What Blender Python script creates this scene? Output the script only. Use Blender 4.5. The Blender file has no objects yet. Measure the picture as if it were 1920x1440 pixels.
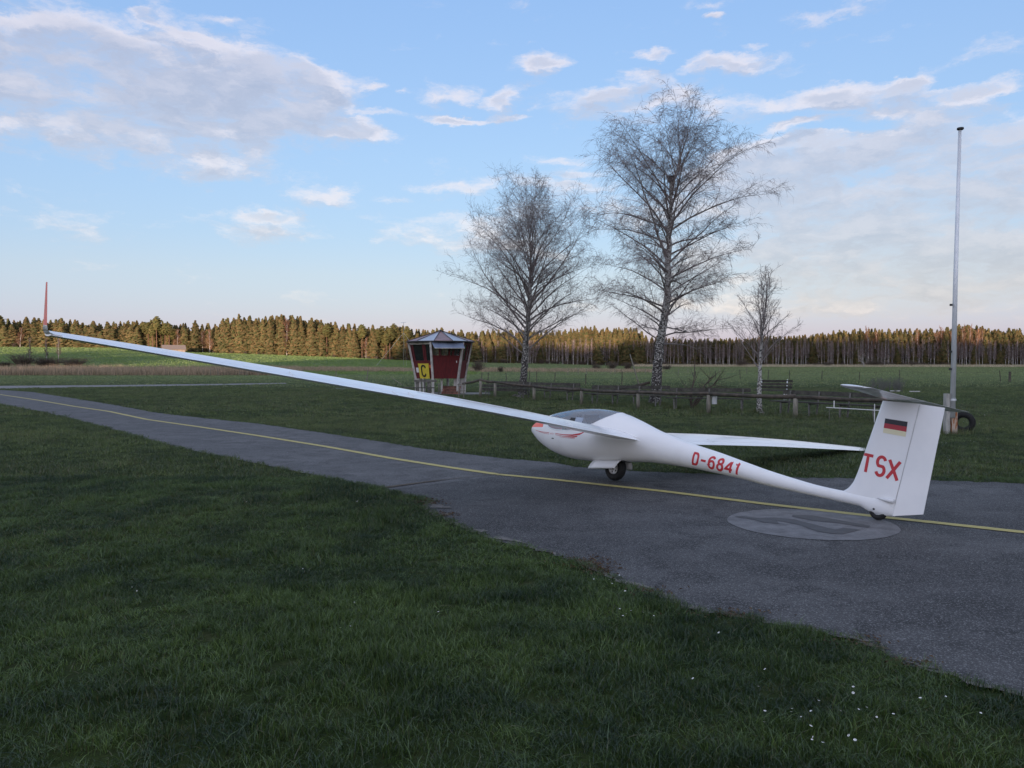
import bpy, bmesh, math, random
import numpy as np
from mathutils import Vector, Matrix
from math import sin, cos, tan, pi, radians, atan2, hypot, sqrt, exp

R = random.Random(7)
sc = bpy.context.scene
col = sc.collection

# ------------------------------------------------------------------ camera
FPX, CAM_H, HOR = 1482.0, 1.723, 684.1
PITCH = math.atan((720 - HOR) / FPX)
cam = bpy.data.cameras.new('camera')
cam.sensor_width = 36.0
cam.lens = FPX / 1920 * 36.0
cam.clip_start = 0.05
cam.clip_end = 6000
camo = bpy.data.objects.new('camera', cam)
col.objects.link(camo)
camo.location = (0, 0, CAM_H)
camo.rotation_euler = (pi / 2 - PITCH, 0, 0)
sc.camera = camo

# ------------------------------------------------------------------ sun and sky
SUN_EL, SUN_AZ = radians(2.0), radians(184)       # azimuth clockwise from +Y
SKY_STRENGTH = 0.21
sc.view_settings.view_transform = 'Standard'
sc.view_settings.look = 'None'
sc.view_settings.exposure = 1.0
sc.view_settings.gamma = 1.0
sc.view_settings.use_curve_mapping = False
sd = Vector((sin(SUN_AZ) * cos(SUN_EL), cos(SUN_AZ) * cos(SUN_EL), sin(SUN_EL)))
sl = bpy.data.lights.new('sun', 'SUN')
sl.energy = 3.9
sl.angle = radians(0.5)
sl.color = (1.0, 0.72, 0.56)
so = bpy.data.objects.new('sun', sl)
col.objects.link(so)
so.rotation_euler = sd.to_track_quat('Z', 'Y').to_euler()
so.location = (0, -50, 80)

world = bpy.data.worlds.new('World')
sc.world = world
world.use_nodes = True
world.cycles.sampling_method = 'MANUAL'
world.cycles.sample_map_resolution = 512
wt = world.node_tree
wt.nodes.clear()


class NT:
    """small helper that adds nodes to a tree"""
    def __init__(s, t): s.t = t
    def n(s, typ, **kw):
        nd = s.t.nodes.new(typ)
        for k, v in kw.items(): setattr(nd, k, v)
        return nd
    def link(s, a, b): s.t.links.new(a, b)
    def put(s, sock, v):
        if hasattr(v, 'is_linked') or hasattr(v, 'links'): s.link(v, sock)
        else: sock.default_value = v
    def m(s, op, a, b=None, c=None, clamp=False):
        nd = s.n('ShaderNodeMath', operation=op, use_clamp=clamp)
        s.put(nd.inputs[0], a)
        if b is not None: s.put(nd.inputs[1], b)
        if c is not None: s.put(nd.inputs[2], c)
        return nd.outputs[0]
    def v(s, op, a, b=None):
        nd = s.n('ShaderNodeVectorMath', operation=op)
        s.put(nd.inputs[0], a)
        if b is not None:
            if op == 'SCALE': s.put(nd.inputs[3], b)
            else: s.put(nd.inputs[1], b)
        return nd.outputs['Value'] if op in ('LENGTH', 'DOT_PRODUCT') else nd.outputs[0]
    def noise(s, vec, scale, detail=4, rough=0.5, dist=0.0):
        nd = s.n('ShaderNodeTexNoise')
        if vec is not None: s.link(vec, nd.inputs['Vector'])
        nd.inputs['Scale'].default_value = scale
        nd.inputs['Detail'].default_value = detail
        nd.inputs['Roughness'].default_value = rough
        nd.inputs['Distortion'].default_value = dist
        return nd.outputs[0]
    def ramp(s, fac, stops, interp='LINEAR'):
        nd = s.n('ShaderNodeValToRGB')
        nd.color_ramp.interpolation = interp
        e = nd.color_ramp.elements
        while len(e) > 1: e.remove(e[0])
        e[0].position = stops[0][0]; e[0].color = tuple(stops[0][1]) + (1,)
        for p, c in stops[1:]:
            x = e.new(p); x.color = tuple(c) + (1,)
        s.put(nd.inputs[0], fac)
        return nd.outputs[0]
    def mr(s, v, a, b, c=0.0, d=1.0, smooth=True):
        nd = s.n('ShaderNodeMapRange')
        nd.interpolation_type = 'SMOOTHSTEP' if smooth else 'LINEAR'
        s.put(nd.inputs[0], v)
        for i, x in enumerate((a, b, c, d)): s.put(nd.inputs[i + 1], x)
        return nd.outputs[0]
    def mix(s, f, a, b, mode='MIX'):
        nd = s.n('ShaderNodeMix', data_type='RGBA', blend_type=mode)
        s.put(nd.inputs[0], f)
        for i, x in ((6, a), (7, b)):
            if isinstance(x, (tuple, list)): nd.inputs[i].default_value = tuple(x)[:3] + (1,)
            else: s.link(x, nd.inputs[i])
        return nd.outputs[2]
    def sep(s, v):
        nd = s.n('ShaderNodeSeparateXYZ'); s.link(v, nd.inputs[0]); return nd.outputs
    def comb(s, x, y, z):
        nd = s.n('ShaderNodeCombineXYZ')
        for i, a in enumerate((x, y, z)): s.put(nd.inputs[i], a)
        return nd.outputs[0]


def build_sky():
    k = NT(wt)
    sky = k.n('ShaderNodeTexSky', sky_type='NISHITA')
    sky.sun_disc = False
    sky.sun_elevation = SUN_EL
    sky.sun_rotation = SUN_AZ
    sky.altitude = 500
    sky.air_density = 1.0
    sky.dust_density = 1.0
    sky.ozone_density = 1.6
    tc = k.n('ShaderNodeTexCoord').outputs['Generated']
    d = k.v('NORMALIZE', tc)
    X, Y, Z = k.sep(d)
    el = k.m('ARCSINE', Z)                                  # radians
    az = k.m('ARCTAN2', X, Y)
    # the sky near the horizon is paler: air and high thin cloud, the same all the way round
    base = k.ramp(k.m('DIVIDE', el, 1.5708), [
        (0.0, (.15, .26, .53)), (.036, (.19, .27, .55)), (.07, (.215, .28, .50)), (.10, (.19, .28, .51)),
        (.16, (.19, .295, .53)), (.27, (.165, .28, .545)), (.45, (.155, .33, .60)), (1.0, (.16, .34, .60))])
    skyc = k.v('SCALE', sky.outputs[0], SKY_STRENGTH)
    skym = k.v('ADD', skyc, base)
    # cloud noise on a slightly flattened dome, so far clouds crowd towards the horizon
    inv = k.m('DIVIDE', 1.0, k.m('ADD', k.m('MAXIMUM', Z, 0.0), 0.16))
    P = k.comb(k.m('MULTIPLY', X, inv), k.m('MULTIPLY', Y, inv), 0.0)
    P2 = k.comb(az, k.m('MULTIPLY', el, 2.4), 0.0)
    warp = k.n('ShaderNodeTexNoise'); k.link(P2, warp.inputs['Vector'])
    warp.inputs['Scale'].default_value = 8.0; warp.inputs['Detail'].default_value = 6; warp.inputs['Roughness'].default_value = .68
    wv = k.v('SCALE', k.v('SUBTRACT', warp.outputs['Color'], (0.5, 0.5, 0.5)), 0.095)
    away = k.m('MULTIPLY', k.mr(k.noise(P, 1.6, 2, .5), .30, .52), k.m('MULTIPLY', k.m('MAXIMUM', k.mr(k.m('ABSOLUTE', az), .66, .95), k.mr(el, .46, .62)), .76))  # cloud cover added outside the view to raise the ambient light
    # where the cloud banks stand: direction, half widths, weight, tilt
    BL = [(40, 75, 230, 62, .62, -.30), (215, 75, 130, 24, .50, -.30), (110, 195, 250, 60, .62, -.12), (300, 170, 200, 34, .42, -.3), (470, 122, 130, 28, .80, -.12), (585, 140, 60, 16, .75, -.15),
          (440, 205, 150, 36, .62, -.05), (550, 205, 130, 40, .80, -.1), (660, 245, 60, 12, .9, 0), (330, 45, 45, 20, .60, -.3), (285, 45, 22, 9, .8, 0), (140, 262, 220, 24, .38, 0), (330, 254, 38, 9, .8, 0), (240, 225, 90, 20, .5, 0),
          (1018, 127, 52, 13, 1.25, 0), (945, 192, 38, 14, 1.0, .3), (840, 229, 44, 7, 1.0, 0), (935, 226, 40, 6, .8, 0), (830, 187, 60, 14, .45, 0), (700, 172, 20, 6, .7, 0), (750, 180, 14, 6, .6, 0), (730, 218, 50, 6, .6, 0),
          (1228, 109, 26, 12, 1.0, 0), (1375, 126, 46, 14, 1.1, 0), (1300, 124, 40, 12, .8, .1), (1180, 180, 90, 22, .85, .15), (1130, 205, 100, 22, .65, 0), (1215, 150, 34, 12, .8, -.2), (1330, 197, 80, 24, .55, -.2), (1200, 235, 110, 10, .4, 0),
          (1540, 187, 72, 15, 1.15, 0), (1680, 187, 50, 18, .95, 0), (1700, 165, 30, 9, .7, 0), (1830, 174, 80, 13, 1.25, 0), (1770, 218, 60, 12, .8, 0), (1480, 236, 44, 7, .9, .1), (1650, 210, 80, 20, .55, 0),
          (1880, 92, 80, 18, .42, .1), (1560, 28, 80, 18, .34, 0), (1320, 12, 40, 9, .5, 0), (1330, 38, 22, 5, .8, 0), (445, 45, 36, 9, .6, 0), (1410, 88, 26, 5, .5, 0), (1760, 130, 60, 12, .38, .2), (1690, 68, 60, 12, .35, 0),
          (1440, 285, 70, 18, .9, 0), (1530, 272, 70, 14, .9, 0), (1680, 270, 150, 20, .85, 0), (1860, 272, 110, 16, .95, 0), (1480, 320, 160, 34, .7, 0), (1700, 330, 300, 50, .62, 0), (1560, 405, 260, 60, .85, 0), (1870, 390, 180, 100, .62, 0), (1560, 465, 230, 40, .80, 0),
          (1780, 480, 280, 60, .72, 0), (1640, 520, 280, 50, .60, 0), (1450, 572, 300, 18, .42, 0), (1800, 590, 260, 20, .40, 0), (1650, 345, 120, 12, .5, .1), (1700, 540, 200, 10, .55, .08), (1840, 425, 120, 8, .5, .1),
          (850, 412, 110, 14, .62, 0), (840, 445, 130, 20, .62, 0), (500, 425, 80, 24, .62, 0), (505, 402, 60, 9, .7, 0), (640, 355, 30, 14, .6, 0), (620, 375, 70, 12, .5, 0), (750, 374, 38, 7, .8, 0), (850, 350, 80, 10, .55, 0), (880, 365, 60, 10, .6, 0), (380, 325, 110, 26, .36, 0),
          (1060, 345, 90, 16, .65, 0), (1090, 320, 60, 8, .6, 0), (1100, 400, 110, 36, .52, 0), (960, 470, 120, 20, .5, 0), (1040, 300, 60, 8, .5, 0)]
    n1 = k.noise(k.v('ADD', P2, wv), 4.6, 7, .52)
    n2 = k.noise(k.v('ADD', P2, wv), 17.0, 7, .6)
    def density(dup):
        Pd = k.v('ADD', k.comb(az, el, 0.0), (0, dup, 0)) if dup else k.comb(az, el, 0.0)
        Q = k.v('ADD', k.v('ADD', P2, wv), (0, dup * 2.4, 0))
        if dup: f = k.m('ADD', k.m('MULTIPLY', k.noise(Q, 4.6, 5, .52), .38), k.m('MULTIPLY', k.noise(Q, 17.0, 5, .6), .62))
        else: f = k.m('ADD', k.m('MULTIPLY', n1, .38), k.m('MULTIPLY', n2, .62))
        Pd = k.v('ADD', Pd, k.v('MULTIPLY', wv, (1.0, .5, 0)))
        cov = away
        for px, py, rx, ry, w, rot in BL:
            a0 = math.atan((px - 960) / FPX); e0 = math.atan((HOR - py) / FPX * cos(a0))
            mp = k.n('ShaderNodeMapping', vector_type='TEXTURE'); k.link(Pd, mp.inputs[0])
            mp.inputs['Location'].default_value = (a0, e0, 0); mp.inputs['Rotation'].default_value = (0, 0, rot)
            mp.inputs['Scale'].default_value = (rx / FPX * 1.7, ry / FPX * 1.7, 1)
            g = k.n('ShaderNodeTexGradient', gradient_type='SPHERICAL'); k.link(mp.outputs[0], g.inputs[0])
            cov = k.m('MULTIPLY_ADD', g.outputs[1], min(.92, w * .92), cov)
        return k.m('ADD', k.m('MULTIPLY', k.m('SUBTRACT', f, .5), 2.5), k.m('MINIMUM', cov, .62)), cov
    d0, cov0 = density(0.0); d1, _ = density(.016)
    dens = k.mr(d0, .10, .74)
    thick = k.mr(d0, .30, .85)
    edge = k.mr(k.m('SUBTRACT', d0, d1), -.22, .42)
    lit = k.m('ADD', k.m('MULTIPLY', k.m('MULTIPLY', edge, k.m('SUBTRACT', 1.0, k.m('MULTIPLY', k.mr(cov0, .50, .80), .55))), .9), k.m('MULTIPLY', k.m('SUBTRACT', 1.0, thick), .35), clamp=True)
    # clouds towards the low sun shine brighter: thin cloud scatters forward; gain added to light the glider
    fwd = k.m('MULTIPLY', k.m('POWER', k.m('MAXIMUM', k.m('ADD', k.m('MULTIPLY', k.v('DOT_PRODUCT', d, tuple(sd)), .75), .25), 0.0), 1.2), 1.9)
    cc = k.v('ADD', k.v('SCALE', k.mix(lit, (.335, .345, .46), (.69, .625, .67)), k.m('ADD', fwd, 1.0)), k.v('SCALE', skyc, .50))
    dens = k.m('MULTIPLY', dens, k.mr(el, .0, .09, .5, 1.0))
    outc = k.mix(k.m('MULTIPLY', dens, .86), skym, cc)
    bg = k.n('ShaderNodeBackground')
    k.link(outc, bg.inputs[0])
    bg.inputs[1].default_value = 0.54
    out = k.n('ShaderNodeOutputWorld')
    k.link(bg.outputs[0], out.inputs[0])
build_sky()
sc.cycles.use_denoising = True
sc.cycles.max_bounces = 6
sc.cycles.transparent_max_bounces = 12
sc.render.film_transparent = False


# ------------------------------------------------------------------ helpers
def ray(px, py):
    up = Vector((0, sin(PITCH), cos(PITCH))); fw = Vector((0, cos(PITCH), -sin(PITCH)))
    return Vector((1, 0, 0)) * ((px - 960) / FPX) - up * ((py - 720) / FPX) + fw

def at(px, py, z=0.0):
    """the point of the ground plane (height z) seen in that direction"""
    r = ray(px, py)
    t = (z - CAM_H) / r.z
    return Vector((r.x * t, r.y * t, z))

def atd(px, py, Y):
    """the point at depth Y seen in that direction"""
    r = ray(px, py)
    t = Y / r.y
    return Vector((r.x * t, Y, CAM_H + r.z * t))

def interp(x, pts):
    if x <= pts[0][0]: return pts[0][1]
    for (a, b), (c, d) in zip(pts, pts[1:]):
        if x <= c: return b + (d - b) * (x - a) / (c - a)
    return pts[-1][1]

def smooth01(t):
    t = max(0.0, min(1.0, t)); return t * t * (3 - 2 * t)

EDGE_H = [(-900, 12), (0, 9.5), (200, 9.2), (345, 7.4), (480, 6.4), (525, 6.0), (650, 4.9), (770, 3.6), (880, 2.9), (1040, 2.1), (1180, .9), (1500, .7), (3000, .7)]
EDGE_D = [(-900, 340), (0, 345), (700, 360), (880, 400), (1180, 440), (3000, 460)]

def col_of(x, y):
    return 960 + FPX * x / max(y, 1.0)

def zg(x, y):
    """height of the terrain: flat airfield, a field rising to the wood"""
    if y < 130: return 0.0
    u = col_of(x, y)
    a = interp(u, EDGE_H); D = interp(u, EDGE_D)
    t = (y - 130) / (D - 130)
    z = a * (smooth01(t) if t < 1 else 1.0)
    if t < 1: z = a * (0.55 * smooth01(t) + 0.45 * max(t, 0) ** 1.6)
    if y > D: z = a + min(9.0, max(0, y - D - 8) * 0.11) + max(0, y - D) * .004
    return z

class MB:
    def __init__(s): s.v = []; s.f = []; s.m = []
    def add(s, vs, fs, mi=0):
        o = len(s.v); s.v.extend([tuple(v) for v in vs]); s.f.extend([tuple(i + o for i in f) for f in fs]); s.m.extend([mi] * len(fs)); return s
    def box(s, c, size, rz=0.0, M=None, mi=0):
        hx, hy, hz = size[0] / 2, size[1] / 2, size[2] / 2
        vs = []
        for z in (-hz, hz):
            for x, y in ((-hx, -hy), (hx, -hy), (hx, hy), (-hx, hy)):
                p = Vector((x, y, z))
                if M is not None: p = M @ p
                elif rz: p = Vector((x * cos(rz) - y * sin(rz), x * sin(rz) + y * cos(rz), z))
                vs.append(p + Vector(c))
        return s.add(vs, [(3, 2, 1, 0), (4, 5, 6, 7), (0, 1, 5, 4), (1, 2, 6, 5), (2, 3, 7, 6), (3, 0, 4, 7)], mi)
    def beam(s, a, b, w, h, up=(0, 0, 1), w2=None, h2=None):
        a, b = Vector(a), Vector(b); d = (b - a).normalized()
        sd_ = d.cross(Vector(up))
        if sd_.length < 1e-4: sd_ = d.cross(Vector((0, 1, 0)))
        sd_.normalize(); u = sd_.cross(d).normalized()
        w2 = w2 or w; h2 = h2 or h
        vs = []
        for p, ww, hh in ((a, w, h), (b, w2, h2)):
            for i, j in ((-1, -1), (1, -1), (1, 1), (-1, 1)): vs.append(p + sd_ * (i * ww / 2) + u * (j * hh / 2))
        return s.add(vs, [(0, 1, 2, 3), (7, 6, 5, 4), (0, 4, 5, 1), (1, 5, 6, 2), (2, 6, 7, 3), (3, 7, 4, 0)])
    def tube(s, pts, rad, n=8, cap=True):
        pts = [Vector(p) for p in pts]
        if not isinstance(rad, (list, tuple)): rad = [rad] * len(pts)
        o = len(s.v); prev = None
        for i, p in enumerate(pts):
            d = (pts[min(i + 1, len(pts) - 1)] - pts[max(i - 1, 0)]).normalized()
            if prev is None:
                a = d.orthogonal().normalized()
            else:
                a = prev - d * prev.dot(d)
                a = a.normalized() if a.length > 1e-5 else d.orthogonal().normalized()
            prev = a; b = d.cross(a)
            for q in range(n):
                t = 2 * pi * q / n
                s.v.append(tuple(p + (a * cos(t) + b * sin(t)) * rad[i]))
        for i in range(len(pts) - 1):
            for q in range(n):
                q2 = (q + 1) % n
                s.f.append((o + i * n + q, o + i * n + q2, o + (i + 1) * n + q2, o + (i + 1) * n + q)); s.m.append(0)
        if cap:
            s.f.append(tuple(o + q for q in reversed(range(n)))); s.m.append(0)
            e = o + (len(pts) - 1) * n
            s.f.append(tuple(e + q for q in range(n))); s.m.append(0)
        return s
    def grid(s, rows, close=False, cap0=False, cap1=False):
        n = len(rows[0]); o = len(s.v)
        for r in rows: s.v.extend([tuple(p) for p in r])
        for i in range(len(rows) - 1):
            for j in range(n if close else n - 1):
                j2 = (j + 1) % n
                s.f.append((o + i * n + j, o + i * n + j2, o + (i + 1) * n + j2, o + (i + 1) * n + j)); s.m.append(0)
        if cap0: s.f.append(tuple(o + q for q in reversed(range(n)))); s.m.append(0)
        if cap1: s.f.append(tuple(o + (len(rows) - 1) * n + q for q in range(n))); s.m.append(0)
        return s
    def lathe(s, prof, n=24, axis='Z', c=(0, 0, 0)):
        rows = []
        for r, h in prof:
            row = []
            for q in range(n):
                t = 2 * pi * q / n
                p = (r * cos(t), r * sin(t), h)
                if axis == 'Y': p = (p[0], p[2], p[1])
                row.append((p[0] + c[0], p[1] + c[1], p[2] + c[2]))
            rows.append(row)
        return s.grid(rows, close=True)
    def mesh(s, name, mats, smooth=False):
        me = bpy.data.meshes.new(name)
        me.from_pydata(s.v, [], s.f)
        for m in (mats if isinstance(mats, (list, tuple)) else [mats]): me.materials.append(m)
        if any(s.m): me.polygons.foreach_set('material_index', s.m)
        if smooth: me.polygons.foreach_set('use_smooth', [True] * len(me.polygons))
        me.update()
        return me
    def build(s, name, mats, parent=None, smooth=False, **props):
        o = bpy.data.objects.new(name, s.mesh(name, mats, smooth)); col.objects.link(o)
        if parent is not None: o.parent = parent
        for k_, v_ in props.items(): o[k_] = v_
        return o

def fixn(o, angle=None):
    bm = bmesh.new(); bm.from_mesh(o.data); bmesh.ops.remove_doubles(bm, verts=bm.verts, dist=1e-5)
    bmesh.ops.recalc_face_normals(bm, faces=bm.faces); bm.to_mesh(o.data); bm.free()
    if angle is not None:
        try: o.data.set_sharp_from_angle(angle=radians(angle))
        except Exception: pass
    return o

def thing(name, label, cat, loc=(0, 0, 0), rz=0.0, group=None, M=None):
    o = bpy.data.objects.new(name, None); col.objects.link(o)
    o.empty_display_size = .2
    if M is not None: o.matrix_world = M
    else: o.location = loc; o.rotation_euler = (0, 0, rz)
    o['label'] = label; o['category'] = cat
    if group: o['group'] = group
    return o

def part(name, me, parent, loc=None, rot=None, scale=None):
    o = bpy.data.objects.new(name, me); col.objects.link(o); o.parent = parent
    if loc is not None: o.location = loc
    if rot is not None: o.rotation_euler = rot
    if scale is not None: o.scale = scale
    return o

# ------------------------------------------------------------------ materials
def mat(name, c=(.5, .5, .5), rough=.6, c2=None, scale=5.0, detail=4, metal=0.0, bump=0.0, bscale=40.0, stretch=None, space='Object', lo=.35, hi=.65, spec=.5, coat=0.0, random_tint=0.0, trans=0.0):
    m = bpy.data.materials.new(name); m.use_nodes = True
    t = m.node_tree; k = NT(t); b = t.nodes['Principled BSDF']
    b.inputs['Roughness'].default_value = rough
    b.inputs['Metallic'].default_value = metal
    b.inputs['Specular IOR Level'].default_value = spec
    if coat: b.inputs['Coat Weight'].default_value = coat; b.inputs['Coat Roughness'].default_value = .08
    vec = k.n('ShaderNodeTexCoord').outputs['Object'] if space == 'Object' else k.n('ShaderNodeNewGeometry').outputs['Position']
    v0 = vec
    if stretch is not None: vec = k.v('MULTIPLY', vec, stretch)
    if c2 is not None:
        cl = k.mix(k.mr(k.noise(vec, scale, detail, .6), lo, hi), c, c2)
    else:
        rgb = k.n('ShaderNodeRGB'); rgb.outputs[0].default_value = tuple(c) + (1,); cl = rgb.outputs[0]
    if random_tint:
        oi = k.n('ShaderNodeObjectInfo').outputs['Random']
        cl = k.mix(1.0, cl, k.ramp(oi, [(0, (1 - random_tint,) * 3), (1, (1 + random_tint,) * 3)]), 'MULTIPLY')
    k.link(cl, b.inputs['Base Color'])
    if bump:
        bn = k.n('ShaderNodeBump'); bn.inputs['Strength'].default_value = bump; bn.inputs['Distance'].default_value = .01
        k.link(k.noise(vec, bscale, 3, .6), bn.inputs['Height']); k.link(bn.outputs[0], b.inputs['Normal'])
    return m

M = {}
M['gel'] = mat('white_gelcoat', (.86, .86, .85), .25, c2=(.82, .825, .82), scale=3.0, coat=.4)
M['gel2'] = mat('white_gelcoat_worn', (.86, .86, .845), .30, c2=(.77, .76, .735), scale=2.2, lo=.5, hi=.85, coat=.25)
M['red'] = mat('signal_red', (.92, .21, .16), .4, c2=(.88, .18, .14), scale=8)
M['letter'] = mat('letter_red', (.55, .03, .04), .45)
M['dayglo'] = mat('fluorescent_red', (.97, .20, .14), .5, c2=(.92, .17, .12), scale=9)
M['tyre'] = mat('tyre_rubber', (.010, .010, .011), .85, c2=(.018, .018, .017), scale=20, bump=.3)
M['rim'] = mat('rim_paint', (.70, .71, .70), .4, c2=(.4, .4, .4), scale=30)
M['hinge'] = mat('hinge_tape', (.55, .55, .54), .6)
M['dark'] = mat('dark_gap', (.02, .02, .022), .8)
M['flag_black'] = mat('flag_black', (.022, .022, .03), .45)
M['flag_red'] = mat('flag_red', (.42, .03, .045), .45)
M['flag_gold'] = mat('flag_gold_faded', (.80, .74, .50), .45)
M['seat'] = mat('seat_cloth', (.62, .64, .68), .9, c2=(.5, .52, .56), scale=10)
M['sticker'] = mat('pale_sticker', (.36, .42, .50), .5)
M['panel'] = mat('instrument_panel', (.03, .03, .03), .6)
M['hutred'] = mat('hut_red_boards', (.15, .014, .016), .7, c2=(.10, .012, .014), scale=3, stretch=(6, 6, .6), bump=.2)
M['hutwhite'] = mat('hut_white_paint', (.62, .60, .56), .6, c2=(.42, .40, .37), scale=3)
M['roofpink'] = mat('roof_sheet_rust', (.34, .22, .22), .45, c2=(.26, .17, .17), scale=2.5, metal=.3)
M['roofblue'] = mat('roof_sheet_zinc', (.50, .53, .58), .35, c2=(.42, .45, .50), scale=2.5, metal=.3)
M['awning'] = mat('awning_sheet', (.22, .27, .36), .4, c2=(.17, .21, .30), scale=2)
M['yellow'] = mat('sign_yellow', (.70, .56, .05), .5, c2=(.6, .48, .05), scale=3)
M['black'] = mat('sign_black', (.012, .012, .012), .5)
M['paper'] = mat('paper', (.7, .7, .68), .8)
M['orange'] = mat('orange_notice', (.65, .18, .06), .7)
M['greywood'] = mat('weathered_wood', (.20, .19, .165), .9, c2=(.10, .095, .085), scale=7, stretch=(1, 1, 1), bump=.4, random_tint=.15)
M['postwood'] = mat('post_wood', (.27, .25, .20), .9, c2=(.15, .14, .11), scale=6, stretch=(4, 4, .7), bump=.4, random_tint=.15)
M['palewood'] = mat('pale_post', (.46, .45, .41), .9, c2=(.30, .29, .26), scale=6, stretch=(4, 4, .7), bump=.3)
M['log'] = mat('old_log', (.105, .085, .066), .9, c2=(.05, .045, .035), scale=5, bump=.5, random_tint=.15)
M['mossy'] = mat('mossy_plank', (.085, .085, .065), .95, c2=(.045, .04, .036), scale=8, bump=.4, random_tint=.2)
M['steel'] = mat('galvanised_steel', (.80, .83, .85), .40, c2=(.68, .71, .73), scale=4, stretch=(3, 3, .6), metal=.2)
M['concrete'] = mat('concrete_post', (.27, .265, .24), .9, c2=(.16, .155, .14), scale=9, bump=.3)
M['benchleg'] = mat('bench_leg', (.19, .185, .17), .9, c2=(.11, .105, .095), scale=9)
M['rust'] = mat('rusty_iron', (.33, .12, .04), .85, c2=(.50, .42, .34), scale=6, stretch=(4, 4, .8), lo=.4, hi=.6)
M['stone'] = mat('field_stone', (.16, .15, .13), .95, c2=(.09, .085, .075), scale=9, bump=.5)
M['bucket'] = mat('bucket_enamel', (.62, .64, .65), .35)
M['wire'] = mat('fence_wire', (.12, .12, .12), .6, metal=.5)
M['barn'] = mat('barn_wall', (.32, .26, .20), .9, c2=(.22, .18, .15), scale=1.5)
M['barnroof'] = mat('barn_roof', (.20, .165, .13), .9, c2=(.18, .14, .12), scale=2)
M['brick'] = mat('stacked_wood', (.26, .11, .08), .9, c2=(.14, .08, .06), scale=9, random_tint=.3)
M['strawblade'] = None
M['straw'] = mat('dry_reed', (.36, .28, .17), .95, c2=(.22, .16, .11), scale=3, random_tint=.3)
M['hutglass'] = None
M['glassfar'] = mat('window_glass', (.05, .06, .07), .08, spec=.9)

def glass_mat(nm='canopy_perspex', tint=(.86, .90, .94, 1)):
    m = bpy.data.materials.new(nm); m.use_nodes = True
    t = m.node_tree; t.nodes.clear(); k = NT(t)
    tr = k.n('ShaderNodeBsdfTransparent'); tr.inputs[0].default_value = tint
    gl = k.n('ShaderNodeBsdfGlossy'); gl.inputs['Roughness'].default_value = .03
    fr = k.n('ShaderNodeFresnel'); fr.inputs[0].default_value = 1.6
    mx = k.n('ShaderNodeMixShader')
    k.link(k.m('MULTIPLY_ADD', fr.outputs[0], 1.0, .20 if nm == 'canopy_perspex' else .05, clamp=True), mx.inputs[0])
    df = k.n('ShaderNodeBsdfDiffuse'); df.inputs[0].default_value = (.62, .68, .76, 1)      # pale haze mixed in to lighten the glass, standing in for sheen
    dm = k.n('ShaderNodeMixShader'); dm.inputs[0].default_value = .09 if nm == 'canopy_perspex' else .03
    k.link(tr.outputs[0], dm.inputs[1]); k.link(df.outputs[0], dm.inputs[2])
    k.link(dm.outputs[0], mx.inputs[1]); k.link(gl.outputs[0], mx.inputs[2])
    o = k.n('ShaderNodeOutputMaterial'); k.link(mx.outputs[0], o.inputs[0])
    return m
M['glass'] = glass_mat()
M['hutglass'] = glass_mat('hut_window_glass', (.95, .96, .96, 1))

def bark_mat(name, dark=.5):
    m = bpy.data.materials.new(name); m.use_nodes = True
    t = m.node_tree; k = NT(t); b = t.nodes['Principled BSDF']; b.inputs['Roughness'].default_value = .85
    p = k.n('ShaderNodeTexCoord').outputs['Object']
    n1 = k.noise(k.v('MULTIPLY', p, (13, 13, 16)), 1.0, 5, .7)
    n2 = k.noise(k.v('MULTIPLY', p, (3, 3, 40)), 1.0, 3, .5)
    X, Y, Z = k.sep(p)
    low = k.mr(Z, 0.0, 5.5, .11, 0.0)          # rough black bark towards the foot
    c = k.mix(k.mr(k.m('ADD', n1, low), dark, dark + .07), (.46, .45, .41), (.035, .03, .027))
    c = k.mix(k.mr(n2, .60, .70, 0, .6), c, (.10, .09, .08))
    k.link(c, b.inputs['Base Color'])
    bn = k.n('ShaderNodeBump'); bn.inputs['Strength'].default_value = .6; bn.inputs['Distance'].default_value = .03
    k.link(n1, bn.inputs['Height']); k.link(bn.outputs[0], b.inputs['Normal'])
    return m
M['birch'] = bark_mat('birch_bark', .50)
M['birch_young'] = bark_mat('young_birch_bark', .585)
M['twig'] = mat('birch_twigs', (.165, .125, .12), .8)
M['limb'] = mat('birch_limbs', (.30, .27, .25), .85, c2=(.14, .12, .11), scale=4)
M['needle'] = mat('conifer_needles', (.052, .064, .022), .85, c2=(.125, .088, .038), scale=.9, detail=3, space='World', random_tint=.25, spec=.2)
M['needle2'] = mat('pine_needles', (.060, .070, .022), .85, c2=(.10, .085, .03), scale=.8, detail=3, space='World', random_tint=.25, spec=.2)
M['bark'] = mat('pine_bark', (.16, .085, .05), .9, c2=(.10, .06, .04), scale=2)
M['farbirch'] = mat('far_birch_bark', (.50, .47, .44), .85, c2=(.17, .15, .14), scale=.9, stretch=(1, 1, 2))
M['fartwig'] = mat('far_bare_twigs', (.17, .12, .115), .9, c2=(.12, .09, .088), scale=.3, space='World', random_tint=.25)
M['browntwig'] = mat('far_beech_twigs', (.22, .115, .065), .9, c2=(.16, .09, .055), scale=.3, space='World', random_tint=.2)
M['bush'] = mat('bare_bush_twigs', (.085, .065, .05), .9)

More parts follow.
